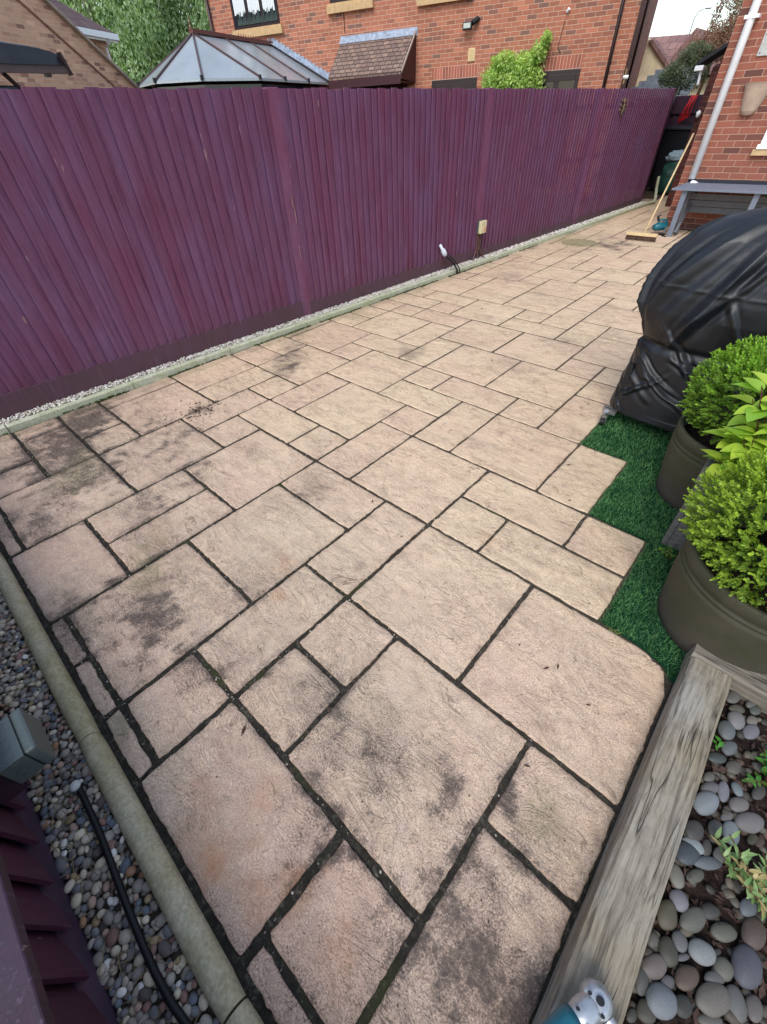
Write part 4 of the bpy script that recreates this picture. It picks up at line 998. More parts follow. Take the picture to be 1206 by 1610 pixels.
Ft = np.concatenate([i5+np.array([[0, 1, 2]]), i5+np.array([[0, 2, 3]]), i5+np.array([[3, 2, 4]])], 0)
tn = rng.uniform(0, 1, (n, 1)); pn = np.array([noise.noise(Vector((x*9, y*9, 0))) for x, y in zip(X, Y)])[:, None]
tn = np.clip(tn+pn*.5, 0, 1)
ct = np.array([.028, .115, .035, 1])*(1-tn)+np.array([.13, .32, .105, 1])*tn; ct[:, 3] = 1
o = link('artificial_turf', array_mesh('artificial_turf', Vt, Ft, M['blade'], np.repeat(ct, 5, 0))); o['kind'] = 'stuff'

# ------------------------------------------------------------------ covered barbecue
bq = thing('covered_barbecue', 'barbecue under a wrinkled black fabric cover on castors', 'barbecue', (0, 3.13, 0))
def cover():
    NT, NZ = 560, 230
    prof = [(0.0, 1.02, 0.095), (.10, 1.01, .2), (.22, .995, .3), (.34, .98, .42), (.42, .97, .5), (.48, .955, .55), (.55, 1.0, .63), (.64, 1.055, .73), (.72, 1.05, .82), (.78, 1.02, .90), (.84, .95, .99), (.89, .85, 1.07), (.94, .68, 1.135), (.975, .42, 1.185), (1.0, 0.0, 1.21)]
    def base(th, ex):
        c, s_ = math.cos(th), math.sin(th)
        return .622*math.copysign(abs(c)**ex, c), .352*math.copysign(abs(s_)**ex, s_)
    # arc length along the outline, from theta = pi (left side) through the near face
    arc = [0]; px_, py_ = base(0, 2/4.5)
    for i in range(1, NT+1):
        x, y = base(2*PI*i/NT, 2/4.5); arc.append(arc[-1]+math.hypot(x-px_, y-py_)); px_, py_ = x, y
    # even spacing along the outline
    dn = 6000; dp = [base(2*PI*i/dn, 2/4.5) for i in range(dn+1)]; da = [0]
    for i in range(1, dn+1): da.append(da[-1]+math.hypot(dp[i][0]-dp[i-1][0], dp[i][1]-dp[i-1][1]))
    ths = [float(q) for q in np.interp(np.arange(NT)*da[-1]/NT, da, [2*PI*i/dn for i in range(dn+1)])]
    arc = [i*da[-1]/NT for i in range(NT+1)]
    Ltot = arc[-1]; rc = random.Random(12)
    folds = []; sarc = 0.0
    while sarc < Ltot:
        folds.append((sarc+rc.uniform(-.02, .02), rc.uniform(-.55, .28), rc.uniform(.020, .05), rc.uniform(.014, .044), rc.uniform(.50, .72), rc.uniform(1.06, 1.2), rc.choice((1, 1, .6)))); sarc += rc.uniform(.06, .19)
    cr = []
    for k in range(80): cr.append((rc.uniform(0, Ltot), rc.uniform(.14, .58), rc.choice((-1, -1, -1, 1))*rc.uniform(.5, 1.9), rc.uniform(.014, .03), rc.uniform(.014, .034), rc.uniform(.10, .30)))
    V = []; Fq = []
    for j in range(NZ+1):
        t = j/NZ
        for q in range(len(prof)-1):
            if prof[q][0] <= t <= prof[q+1][0]: break
        k = (t-prof[q][0])/(prof[q+1][0]-prof[q][0])
        s = prof[q][1]+(prof[q+1][1]-prof[q][1])*k; z = prof[q][2]+(prof[q+1][2]-prof[q][2])*k
        top = max(0, min(1, (z-1.0)/.2))
        for i in range(NT):
            th = ths[i]; c, s_ = math.cos(th), math.sin(th)
            ex = 2/(4.5 if t < .6 else 4.5-2.2*(t-.6)*2.5)
            X, Yv = base(th, ex); sa = arc[i]; Nn = Vector((c*.55, s_)).normalized()
            q3 = Vector((X*3.2, Yv*3.2, z*1.6)); wv = noise.noise(q3)*.05
            d = 0
            for s0, slope, w_, A_, za, zb, sh in folds:
                if z < za-.06 or z > zb+.05: continue
                u = (sa+wv-s0-slope*(1.1-z)+Ltot/2) % Ltot-Ltot/2
                if abs(u) < w_*2.2:
                    e = max(0, min(1, (z-za)/.12))*max(0, min(1, (zb-z)/.15)); a_ = abs(u)/w_
                    d += A_*e*(max(0, 1-a_)**1.3-.38*max(0, 1-abs(a_-1.3)/.8))
            for s0, z0, sl, w_, A_, ln_ in cr:
                u = (sa-s0+Ltot/2) % Ltot-Ltot/2
                if abs(u) < ln_:
                    v = z-(z0+sl*u*.6+.02*noise.noise(Vector((u*9, z0*20, 0))))
                    if abs(v) < w_*2:
                        a_ = abs(v)/w_; d += A_*(.3 if abs(X) > .55 else 1)*(1-(u/ln_)**2)*(max(0, 1-a_)**1.2-.35*max(0, 1-abs(a_-1.2)/.8))
            d += .012*noise.noise(q3*1.3+Vector((4, 4, 4)))+.004*noise.noise(q3*4)
            if z < .14: d *= .35
            # deep tuck where the upper cloth overhangs the lower
            d += .004*math.exp(-((z-.86-.03*noise.noise(Vector((X*2, Yv*2, 5))))/.006)**2)
            d -= .015*math.exp(-((z-.545-.04*noise.noise(Vector((X*2.5, Yv*2.5, 0))))/.022)**2)
            x = X*s+Nn.x*d; y = Yv*s+Nn.y*d; zz = z+.025*top*noise.noise(Vector((x*3, y*3, 1)))
            if t < .02: zz += .012*noise.noise(Vector((X*4, Yv*4, 2)))
            V.append((x, y, zz))
    n = NT
    for j in range(NZ):
        for i in range(NT): a = j*n+i; b = j*n+(i+1) % n; Fq.append((a, b, b+n, a+n))
    o = link('fabric_cover', array_mesh('fabric_cover', np.array(V), np.array(Fq), M['cover'], smooth=True), bq)
    sm = o.modifiers.new('relax', 'SMOOTH'); sm.factor = .5; sm.iterations = 3
    return o
cover()
fr = MB()
fr.box(-.575, .575, 2.845, 2.875, .10, .13); fr.box(-.575, .575, 3.385, 3.415, .10, .13); fr.box(-.575, -.545, 2.876, 3.384, .10, .13); fr.box(.545, .575, 2.876, 3.384, .10, .13)
for x in (-.575, .545):
    for y in (2.845, 3.385): fr.box(x, x+.03, y, y+.03, .1305, .4)
fr.box(-.54, .54, 2.876, 3.384, .112, .122)
fr.build('frame', M['black'], bq)
mb = MB(); mb.hexa([(-.612, 2.772, .085), (-.53, 2.772, .085), (-.53, 2.80, .085), (-.612, 2.80, .085), (-.612, 2.772, .125), (-.53, 2.772, .11), (-.53, 2.80, .11), (-.612, 2.80, .125)]); mb.build('corner_plate', M['metal'], bq)
for (x, y) in ((-.585, 2.765), (.56, 2.86), (-.56, 3.4), (.56, 3.4)):
    mb = MB(); mb.tube([(x-.012, y, .026), (x+.012, y, .026)], .026, 20); wobj = mb.build('castor_wheel', M['rubber'], bq, smooth=False, bevel=.003)
    mb = MB(); mb.tube([(x, y, .058), (x, y, .10)], .016, 14); mb.box(x-.019, x-.014, y-.014, y+.014, .02, .066); mb.box(x+.014, x+.019, y-.014, y+.014, .02, .066); mb.box(x-.019, x+.019, y-.016, y+.016, .0665, .072)
    mb.build('castor_fork', M['metal'], bq)

# ------------------------------------------------------------------ angle grinder resting on the sleeper
gr = thing('angle_grinder', 'teal and silver cordless angle grinder lying on the near end of the timber sleeper', 'power tool', (.31, .145, .10))
a = Vector((0.3590, 0.2180, .145)); d = Vector((-.35, -.94, 0)).normalized()
mb = MB(); mb.tube([a+Vector((0, 0, -.03)), a+Vector((0, 0, -.01)), a+Vector((0, 0, .012)), a+Vector((0, 0, .022))], [.030, .033, .030, .018], 28)
s_ = Vector((d.y, -d.x, 0))
mb.tube([a+d*.012, a+d*.045, a+d*.062], [.026, .027, .024], 24); mb.build('gear_head', M['alu'], gr, smooth=True, bevel=.002)
mb = MB()
for sx, sy in ((.018, .01), (-.018, .012), (.014, .05), (-.014, .05)):
    q = a+s_*sx+d*sy; mb = MB(); mb.tube([q+Vector((0, 0, .018)), q+Vector((0, 0, .0265))], .0035, 10); mb.build('screw', M['black'], gr)
mb = MB(); mb.tube([a+Vector((0, 0, .022)), a+Vector((0, 0, .028))], .008, 16); mb.build('lock_button', M['black'], gr)
mb = MB(); mb.tube([a+d*.06, a+d*.075, a+d*.13, a+d*.22], [.026, .031, .030, .026], 26); mb.build('body', M['teal'], gr, smooth=True)
mb = MB(); mb.tube([a+s_*-.03, a+s_*-.048], [.014, .013], 18); mb.build('side_collar', M['alu'], gr)
mb = MB(); mb.tube([a+s_*-.047, a+s_*-.075], [.014, .016], 18); mb.build('side_handle', M['rubber'], gr)

# ------------------------------------------------------------------ fence services
def fthing(name, label, cat_, s, z): p = fpt(s, .03, z); return thing(name, label, cat_, p)
sk = fthing('outdoor_socket', 'cream outdoor socket box fixed low on the back fence', 'socket', 5.97, .42)
mb = MB(); mb.hexa([fpt(5.895, .024, .36), fpt(6.035, .024, .36), fpt(6.035, .05, .36), fpt(5.895, .05, .36), fpt(5.895, .024, .515), fpt(6.035, .024, .515), fpt(6.035, .05, .515), fpt(5.895, .05, .515)]); mb.build('back_box', M['greybox'], sk, bevel=.004)
mb = MB(); mb.hexa([fpt(5.900, .051, .365), fpt(6.030, .051, .365), fpt(6.030, .095, .365), fpt(5.900, .095, .365), fpt(5.900, .051, .51), fpt(6.030, .051, .51), fpt(6.030, .095, .51), fpt(5.900, .095, .51)]); mb.build('cover', M['cream'], sk, bevel=.008)
mb = MB(); mb.tube([fpt(5.985, .095, .415), fpt(5.985, .104, .415)], .022, 14); mb.build('dial', plain('peach_plastic', srgb(214, 150, 116), .5, .4), sk)
mb = MB()
for q, (s0, s1) in enumerate(((5.91, 5.80), (5.95, 5.95), (5.99, 6.09))):
    mb.tube([fpt(s0, .04, .365), fpt(s0, .04, .16), fpt((s0+s1)/2, .05, .09), fpt(s1, .07, .045)], .011, 8)
mb.build('conduit', plain('brown_conduit', srgb(92, 66, 60), .6, .3), sk)
pl = thing('cable_plug', 'white plug connector standing on a black cable over the kerb', 'plug', fpt(5.3, .2, .05))
def kp(s, d, z): return fpt(s, d, z)
x5 = kerbx(5.62)
mb = MB(); mb.tube([(x5+.012, 5.30, .004), (x5+.008, 5.29, .06), (x5-.02, 5.24, .14), (x5-.06, 5.16, .21), (x5-.09, 5.12, .26)], .012, 8); mb.tube([(x5+.012, 5.36, .004), (x5+.006, 5.35, .06), (x5-.03, 5.28, .16), (x5-.075, 5.18, .25)], .008, 8)
mb.build('cable', M['rubber'], pl, smooth=True)
A = Vector((x5-.085, 5.14, .24)); Bv = Vector((x5-.115, 5.05, .37))
mb = MB(); mb.tube([A, A.lerp(Bv, .15), A.lerp(Bv, .5), A.lerp(Bv, .6), Bv], [.02, .032, .030, .018, .017], 14); mb.build('connector', plain('pale_blue_plastic', srgb(206, 214, 224), .4, .5), pl, smooth=True)

# curled metal ornament
og = thing('wall_ornament', 'small dull gold curly creature ornament high on the dark end of the back fence', 'ornament', fpt(9.70, .03, 1.56))
mb = MB()
for k, sg in enumerate((-1, 1)):
    for q in range(3):
        z0 = 1.62-.055*q
        mb.tube([fpt(9.70, .035, z0-.02), fpt(9.70+sg*.06, .037, z0+.02), fpt(9.70+sg*.10, .037, z0+.0), fpt(9.70+sg*.13, .037, z0+.04)], .008, 6)
mb.tube([fpt(9.68, .035, 1.67), fpt(9.70, .035, 1.62), fpt(9.73, .035, 1.55), fpt(9.68, .035, 1.49), fpt(9.74, .035, 1.45)], [.006, .016, .018, .012, .005], 8)
mb.build('body', M['gold'], og, smooth=True)

# ------------------------------------------------------------------ near house wall (right)
hw = thing('brick_house', 'red brick house side wall on the right with a white downpipe', 'house', (-2.262, 9.817, 0))
mb = MB(); mb.box(-2.262, 9, 9.817, 10.1, -.05, 5.2); mb.build('wall', M['brick_near'], hw)
mb = MB(); mb.box(-2.262, -2.0, 10.101, 17, -.05, 5.2); mb.build('side_wall', M['brick_side'], hw)
mb = MB(); mb.tube([(-2.085, 9.755, .67), (-2.085, 9.755, 5.1)], .052, 16); mb.build('downpipe', M['white'], hw, smooth=True)
for z in (2.36, 4.0):
    mb = MB(); mb.box(-2.16, -1.99, 9.70, 9.8155, z, z+.035); mb.build('pipe_clip', M['white'], hw)
mb = MB(); mb.box(-1.42, -.3, 9.76, 9.8155, .96, 1.03); mb.build('stone_sill', M['sill'], hw)
mb = MB(); mb.box(-1.385, -.34, 9.745, 9.8155, 1.031, 1.085); mb.box(-1.36, -.36, 9.775, 9.8155, 1.0855, 1.13); mb.box(-1.36, -1.29, 9.785, 9.8155, 1.1305, 2.1); mb.build('window_frame', M['white'], hw, bevel=.004)
mb = MB(); mb.box(-1.288, -.36, 9.80, 9.8155, 1.1305, 2.1); mb.build('window_glass', M['glass'], hw)
mb = MB(); mb.box(-1.86, -1.5, 9.80, 9.8155, 2.0, 2.26); mb.build('wall_plate', plain('pale_grey_plate', srgb(178, 178, 174), .5, .4), hw, bevel=.003)
for z in (2.03, 2.2): mb = MB(); mb.tube([(-1.83, 9.80, z), (-1.83, 9.797, z)], .008, 8); mb.build('plate_screw', M['black'], hw)
# half cone wall pot
wp = thing('wall_planter', 'buff half cone planter hung on the red brick wall', 'planter', (-1.66, 9.815, 1.4))
prof = [(.03, 1.40), (.06, 1.412), (.085, 1.45), (.11, 1.54), (.135, 1.64), (.158, 1.72), (.168, 1.742)]
vs = []; fs = []; n = 14
for i, (r_, z) in enumerate(prof):
    for k in range(n+1): a = PI+PI*k/n; vs.append((-1.67+r_*1.15*math.cos(a)-.07*(1.74-z), 9.814+r_*math.sin(a), z))
for i in range(len(prof)-1):
    for k in range(n): fs.append((i*(n+1)+k, i*(n+1)+k+1, (i+1)*(n+1)+k+1, (i+1)*(n+1)+k))
fs.append(tuple(range(n+1))); fs.append(tuple(range((len(prof)-1)*(n+1), len(prof)*(n+1))))
mb = MB(); mb.add(vs, fs); mb.build('bowl', M['terra'], wp, smooth=False)
# grey fold-down table
gt = thing('grey_table', 'grey painted table with slatted apron standing against the red brick wall', 'table', (-1.0, 9.4, 0))
mb = MB(); mb.box(-2.13, .9, 8.94, 9.74, .60, .625); mb.build('table_top', M['greytable'], gt, bevel=.003)
mb = MB(); mb.box(-2.12, .9, 9.741, 9.80, .60, .665); mb.build('back_lip', plain('dark_strip', srgb(44, 46, 54), .6, .3), gt)
for x in (-1.945, -1.02, .5):
    mb = MB(); mb.box(x-.035, x+.035, 8.985, 9.03, .0, .598); mb.build('leg', M['greytable'], gt, bevel=.003)
    mb = MB(); mb.bar((x+.06, 9.05, .05), (x+.04, 9.62, .56), .04, .03); mb.build('brace', M['greyslat'], gt)
    if x < -1.5:
        mb = MB(); mb.bar((x+.045, 9.2, .012), (x+.03, 9.12, .585), .045, .045); mb.build('leg', M['greyslat'], gt)
mb = MB()
for k in range(3): mb.box(-1.93, .8, 9.40+.02*k, 9.425+.02*k, .525-.085*k-.078, .525-.085*k)
mb.box(-1.95, -1.90, 9.46, 9.50, .27, .59)
mb.build('slat_apron', M['greyslat'], gt, bevel=.003)
# white rag on pipe foot
mb = MB(); mb.hexa([(-2.07, 9.66, .626), (-1.97, 9.64, .626), (-1.95, 9.72, .626), (-2.06, 9.735, .626), (-2.06, 9.68, .655), (-2.0, 9.66, .65), (-2.0, 9.70, .652), (-2.05, 9.71, .66)])
tag(mb.build('cloth', M['white'], bevel=.006), 'crumpled white cloth at the foot of the white downpipe', 'cloth')

# broom
br = thing('broom', 'wooden yard broom leaning on the brick corner', 'broom', (-2.22, 8.52, 0))
mb = MB(); mb.tube([(-2.21, 8.55, .075), (-2.30, 9.80, 1.215)], .0135, 12); mb.build('handle', M['broom'], br, smooth=True)
mb = MB(); mb.hexa([(-2.45, 8.46, .065), (-2.0, 8.47, .065), (-2.0, 8.55, .065), (-2.45, 8.54, .065), (-2.45, 8.47, .105), (-2.0, 8.48, .105), (-2.0, 8.54, .105), (-2.45, 8.53, .105)]); mb.build('head', M['broom'], br, bevel=.005)
mb = MB(); rb = random.Random(1)
for k in range(46):
    for q in range(5):
        x = -2.44+.43*k/45; y = 8.482+.012*q; mb.bar((x, y, .066), (x+rb.uniform(-.012, .012), y+rb.uniform(-.02, .01), .003), .007, .006)
mb.build('bristles', M['bristle'], br)
# teal blower
bl = thing('power_tool', 'small teal power tool on the ground behind the broom head', 'power tool', (-2.20, 9.15, 0))
mb = MB(); mb.tube([(-2.24, 9.05, .10), (-2.20, 9.08, .10), (-2.10, 9.18, .11), (-2.06, 9.2, .11)], [.03, .055, .058, .03], 16); mb.tube([(-2.20, 9.1, .15), (-2.17, 9.12, .20), (-2.10, 9.19, .19), (-2.08, 9.2, .13)], .016, 10); mb.build('body', M['teal'], bl, smooth=True)
mb = MB(); mb.tube([(-2.2, 9.1, .19), (-2.22, 9.08, .245), (-2.19, 9.1, .26)], [.02, .018, .012], 10); mb.build('handle', M['black'], bl)
mb = MB(); mb.box(-2.13, -2.03, 9.06, 9.16, 0.002, .012); mb.bar((-2.07, 9.17, .12), (-2.05, 9.10, .012), .03, .03); mb.build('base_plate', M['black'], bl)
mb = MB(); mb.tube([(-2.1, 9.1, .01), (-2.04, 8.98, .008), (-1.97, 8.93, .008)], .007, 6); mb.build('lead', M['rubber'], bl)

# ------------------------------------------------------------------ side passage
gate = thing('passage_gate', 'dark purple boarded gate closing the side passage', 'gate', (-3.5, 14.75, 0))
mb = MB()
x = -5.0
while x < -2.28: mb.box(x, x+.096, 14.74, 14.76, .02, 1.70+.0*x); x += .1
mb.build('boards', M['purple_dark'], gate)
mb = MB(); mb.box(-5.0, -2.27, 14.70, 14.739, .3, .4); mb.box(-5.0, -2.27, 14.70, 14.739, 1.4, 1.5); mb.build('rail', M['purple_dark'], gate)
sf = thing('return_fence', 'dark purple fence panel set back beyond the corner of the long fence', 'fence', (-4.0, 13.6, 0))
mb = MB(); mb.bar((-3.42, 12.02, .9), (-4.1, 14.7, .9), .03, 1.79); mb.build('boards', M['purple_dark'], sf)
bn = thing('wheelie_bin', 'black wheelie bin standing behind the green garden bag', 'bin', (-3.6, 14.3, 0))
mb = MB(); mb.hexa([(-3.86, 14.1, .06), (-3.36, 14.1, .06), (-3.36, 14.5, .06), (-3.86, 14.5, .06), (-3.92, 14.02, 1.13), (-3.3, 14.02, 1.13), (-3.3, 14.6, 1.13), (-3.92, 14.6, 1.13)]); mb.build('body', M['bin'], bn, bevel=.02)
mb = MB(); mb.hexa([(-3.94, 13.98, 1.135), (-3.28, 13.98, 1.135), (-3.28, 14.62, 1.135), (-3.94, 14.62, 1.135), (-3.92, 14.0, 1.18), (-3.3, 14.0, 1.18), (-3.3, 14.6, 1.22), (-3.92, 14.6, 1.22)]); mb.build('lid', M['bin'], bn, bevel=.015)
mb = MB()
for x in (-3.88, -3.34): mb.tube([(x-.02, 14.5, .1), (x+.02, 14.5, .1)], .1, 16)
mb.build('wheel', M['rubber'], bn)
# bag
bgm = thing('garden_bag', 'slumped green plastic garden bag with pale top in the side passage', 'bag', (-3.38, 13.75, 0))
def bagmesh(z0, z1, name, mat, s=1.0):
    V0, F0 = ICO3; V = []
    for v in V0:
        p = Vector(v); z = (p.z*.5+.5)
        k = (1-.25*z)*(1+.18*noise.noise(p*2.2)+.06*noise.noise(p*6)); ex = lambda q: math.copysign(abs(q)**.6, q)
        V.append((.0+ex(p.x)*.27*k*s, ex(p.y)*.2*k*s, z0+(z1-z0)*z+.03*noise.noise(p*3)*(z > .1)))
    V = np.array(V); V[:, 2] = np.maximum(V[:, 2], z0); o = link(name, array_mesh(name, V, F0, mat, smooth=True), bgm); return o
bagmesh(.0, .72, 'sack', M['bag']); bagmesh(.60, .80, 'sack_top', M['bagtop'], .93)
# red cord
mb = MB()
for k in range(7):
    x = -3.80+.018*k; mb.tube([(x+.06, 14.66, 1.70), (x+.03*math.sin(k*2.3), 14.64, 1.5), (x-.05+.03*k*.5, 14.63, 1.36), (x-.04-.02*k, 14.6, 1.235)], .006, 6)
tag(mb.build('cord_bundle', M['red'], smooth=True), 'bundle of red cord hanging on the dark gate above the bin', 'cord')
# dark garage wall end seen past the brick corner
gw = thing('outbuilding', 'dark brick outbuilding with a low sloping roof behind the brick corner', 'outbuilding', (-2.8, 12.2, 0))
mb = MB(); mb.prism([(-2.88, 12.0, -.05), (-2.26, 12.0, -.05), (-2.26, 12.0, 2.3), (-2.88, 12.0, 2.02)], (0, .25, 0)); mb.build('wall', M['brick_dark'], gw)
mb = MB(); mb.hexa([(-3.1, 11.85, 2.06), (-2.26, 11.85, 2.50), (-2.26, 12.4, 2.50), (-3.1, 12.4, 2.06), (-3.1, 11.85, 2.11), (-2.26, 11.85, 2.55), (-2.26, 12.4, 2.55), (-3.1, 12.4, 2.11)]); mb.build('roof', M['bin'], gw)
mb = MB(); mb.box(-3.14, -3.0, 11.86, 11.98, 1.98, 2.05); mb.tube([(-3.04, 11.94, 1.98), (-3.02, 11.96, 1.8)], .025, 8); mb.build('gutter', M['white'], gw, bevel=.01)
mb = MB(); mb.lathe([(0, 0), (.035, .02), (.04, .08), (0, .11)], 16, (-2.84, 11.95, 1.36)); mb.build('wall_lamp', M['white'], gw, smooth=True)

# ------------------------------------------------------------------ foliage blobs
def foliage(nm, label, cat_, blobs, c0, c1, lsize, dens, mat, trunk=None, kind=None, base=None):
    t = thing(nm, label, cat_, base or (blobs[0][0], blobs[0][1], 0)); loc = np.array(t.location[:]); parts = []
    for (x, y, z, rx, ry, rz) in blobs:
        n = int(dens*(rx*ry+rx*rz+ry*rz)/lsize/lsize*.33); d = rnd_dir(n)
        nz = np.array([noise.noise(Vector(q)*2.3+Vector((x, y, z))) for q in d])
        rad = (rng.uniform(.25, 1, n)**.45)*(1+.45*nz); keep = rng.uniform(size=n) < .85
        P = np.array([x, y, z])+d*np.array([rx, ry, rz])*rad[:, None]
        cl = np.array([noise.noise(Vector(q)*(1.6/max(lsize*8, .1))) for q in P])
        tt = np.clip(.45+.7*cl+.25*d[:, 2]+rng.normal(0, .15, n), 0, 1)[:, None]
        cols = np.array(c0)*(1-tt)+np.array(c1)*tt; cols[:, 3] = 1; k = keep & (cl > -.38)
        dr = rnd_dir(n)+d*.5+np.array([0, 0, -.2])
        parts.append(leaves((P-loc)[k], dr[k], rnd_dir(n)[k], (lsize*rng.uniform(.7, 1.3, n))[k], (lsize*.6*rng.uniform(.7, 1.2, n))[k], cols[k]))
    Vv, Ff, Cc = cat(parts); o = link('crown' if trunk else 'foliage', array_mesh('leaves', Vv, Ff, mat, Cc), t)
    if trunk:
        mb = MB()
        for tb_ in trunk: mb.tube(tb_[0], tb_[1], 8)
        mb.build('trunk', M['twig'], t)
    return t
# hanging basket style shrub above the gate and the reddish tree behind it
foliage('hanging_plant', 'dark grey green bushy plant above the passage gate', 'plant', [(-3.66, 13.4, 2.02, .42, .25, .27), (-3.95, 13.45, 2.0, .25, .2, .18), (-3.6, 13.4, 2.28, .3, .2, .16)], (.03,.05,.025,1), (.24,.29,.18,1), .032, 60, M['ivy'], [([(-3.7, 13.4, 1.70), (-3.65, 13.4, 2.0)], [.015, .01])])
foliage('red_leaved_tree', 'reddish leaved small tree beyond the passage gate', 'tree', [(-4.3, 16.5, 2.5, .4, .4, .35), (-4.05, 16.6, 3.0, .35, .35, .5), (-3.8, 16.4, 2.6, .35, .35, .4)], (.18,.10,.07,1), (.56,.34,.28,1), .045, 40, M['ivy'], [([(-4.1, 16.5, 0), (-4.1, 16.5, 1.6), (-4.0, 16.5, 2.8)], [.05, .04, .015])])
foliage('pale_green_tree', 'pale green feathery tree rising behind the brick corner', 'tree', [(-3.75, 17.5, 3.3, .5, .5, .6), (-3.5, 17.5, 4.1, .6, .6, .8), (-3.2, 17.5, 3.5, .5, .5, .8), (-2.9, 17.5, 5, .8, .6, .9)], (.16,.26,.12,1), (.42,.54,.32,1), .05, 26, M['wood_leaf'], [([(-3.3, 17.5, 0), (-3.3, 17.5, 2.5), (-3.2, 17.5, 4.5)], [.07, .05, .02])])

# far houses beyond the passage
fh = thing('distant_house', 'far house with red brown tiled roofs seen over the side passage', 'house', (-7.5, 25, 0))
mb = MB(); mb.add([(-9.5, 24.4, 2.2), (-5.0, 24.4, 2.4), (-5.0, 26.5, 3.45), (-9.5, 26.5, 3.62)], [(0, 1, 2, 3)]); mb.add([(-9.5, 28.5, 2.2), (-5.0, 28.5, 2.4), (-5.0, 26.5, 3.45), (-9.5, 26.5, 3.62)], [(3, 2, 1, 0)]); mb.build('roof', M['tile3'], fh)
mb = MB(); mb.prism([(-7.7, 24.0, 2.3), (-5.7, 24.0, 2.3), (-6.72, 24.0, 3.5)], (0, 2.2, 0)); mb.build('gable_roof', M['tile3'], fh)
mb = MB(); mb.box(-9.2, -5.2, 24.5, 28.4, 0, 2.25); mb.build('wall', M['tan'], fh)
ch = thing('rendered_house', 'tan rendered house end beside the brick corner of the far house', 'house', (-8.2, 22.5, 0))
mb = MB(); mb.prism([(-9.4, 22.2, 0), (-6.7, 22.2, 0), (-6.7, 22.2, 2.42), (-7.5, 22.2, 3.15), (-9.4, 22.2, 4.2)], (0, .3, 0)); mb.build('wall', M['tan'], ch)
mb = MB(); mb.hexa([(-6.6, 22.1, 2.38), (-6.45, 22.1, 2.38), (-7.45, 22.1, 3.2), (-7.6, 22.1, 3.2), (-6.6, 22.6, 2.38), (-6.45, 22.6, 2.38), (-7.45, 22.6, 3.2), (-7.6, 22.6, 3.2)]); mb.build('roof', M['tile3'], ch)
sr = thing('slatted_shed', 'grey slatted shed roof low behind the end of the purple fence', 'shed', (-6.3, 18.5, 0))
mb = MB()
for k in range(9): z = 1.38+.115*k; y = 18+.16*k; mb.box(-7.3+.14*k, -4.9, y, y+.2, z-.08, z+.05)
mb.build('roof_slats', plain('grey_slats', srgb(128, 136, 146), .7, .3, 0, .25, 8, .1), sr)
mb = MB(); mb.box(-7.3, -5.0, 18.1, 19.3, 0, 1.28); mb.build('wall', M['greyslat'], sr)
sl = thing('street_lamp', 'thin grey street lamp rising beyond the far roofs', 'street lamp', (-8.9, 31, 0))
mb = MB(); mb.tube([(-8.9, 31, 0), (-8.9, 31, 4.35), (-8.8, 31, 4.55), (-8.5, 31, 4.62)], [.035, .022, .018, .018], 8); mb.build('pole', M['metal'], sl, smooth=True)
mb = MB(); mb.tube([(-8.55, 31, 4.61), (-8.32, 31, 4.60)], [.035, .03], 8); mb.build('lantern', M['metal'], sl)

# ------------------------------------------------------------------ far house (plane measured from brick sizes)
wa = R(17); wv = Vector((math.cos(wa), math.sin(wa), 0)); wnn = Vector((-wv.y, wv.x, 0)); WO = wnn*14.5
house = thing('brick_house', 'orange brick house behind the fence with canopy, patio doors and brown windows', 'house', tuple(WO), wa)
def wl_(mb, name, mat, parent=None, **k): return mb.build(name, mat, parent or house, world=False, **k)
holes = None
mb = MB(); mb.box(-12.25, -.83, 0, .3, -.05, 5.4); wl_(mb, 'wall', M['brick_far'])
mb = MB(); mb.box(-1.1, -.83, .301, 9, -.05, 5.4); wl_(mb, 'side_wall', M['brick_side'])
mb = MB(); mb.box(-13, -.4, -.35, .3, 5.41, 5.5); wl_(mb, 'roof', M['tile'])
# doors
for (x0, x1, nm) in ((-5.385, -4.19, 'patio_door'), (-2.75, -1.765, 'patio_door')):
    mb = MB(); mb.box(x0-.0, x1, -.012, -.002, 2.245, 2.465); wl_(mb, 'lintel', M['soldier'])
    d = MB(); d.box(x0, x1, -.02, .0, 2.17, 2.24); d.box(x0, x0+.08, -.02, 0, .1, 2.17); d.box(x1-.08, x1, -.02, 0, .1, 2.17); d.box((x0+x1)/2-.06, (x0+x1)/2+.06, -.02, 0, .1, 2.17)
    d.box(x0+.0805, x1-.0805, -.024, -.0005, 2.06, 2.1695)
    dd = wl_(d, nm, M['brown'], bevel=.004)
    g = MB(); g.box(x0+.08, x1-.08, -.01, -.001, .1, 2.1); g.build('pane', M['darkglass'], dd, world=False)
# windows
def window(x0, x1, z0, z1, panes, sillw=.08):
    f = MB(); t = .055; f.box(x0, x1, -.035, 0, z1-t, z1); f.box(x0, x1, -.035, 0, z0, z0+t)
    xs = [x0+(x1-x0-t)*k/panes for k in range(panes+1)]
    for x in xs: f.box(x, x+t, -.034, 0, z0+t+.0005, z1-t-.0005)
    w_ = wl_(f, 'window', M['brown'], bevel=.004)
    g = MB(); g.box(x0+t, x1-t, -.012, -.001, z0+t, z1-t); g.build('pane', M['glass'], w_, world=False)
    s_ = MB(); s_.box(x0-sillw, x1+sillw, -.09, 0, z0-.17, z0-.05); s_.box(x0-sillw*.8, x1+sillw*.8, -.07, 0, z0-.049, z0-.003); s_.build('sill', M['sill'], w_, world=False)
    return w_
w1 = window(-11.36, -9.82, 3.56, 4.75, 3)
cu = MB()
for k in range(3): 
    for q in range(7): x = -11.28+.49*k+.055*q; cu.box(x, x+.05, -.016, -.0125, 3.82+.03*math.sin(q*1.3+k), 4.7)
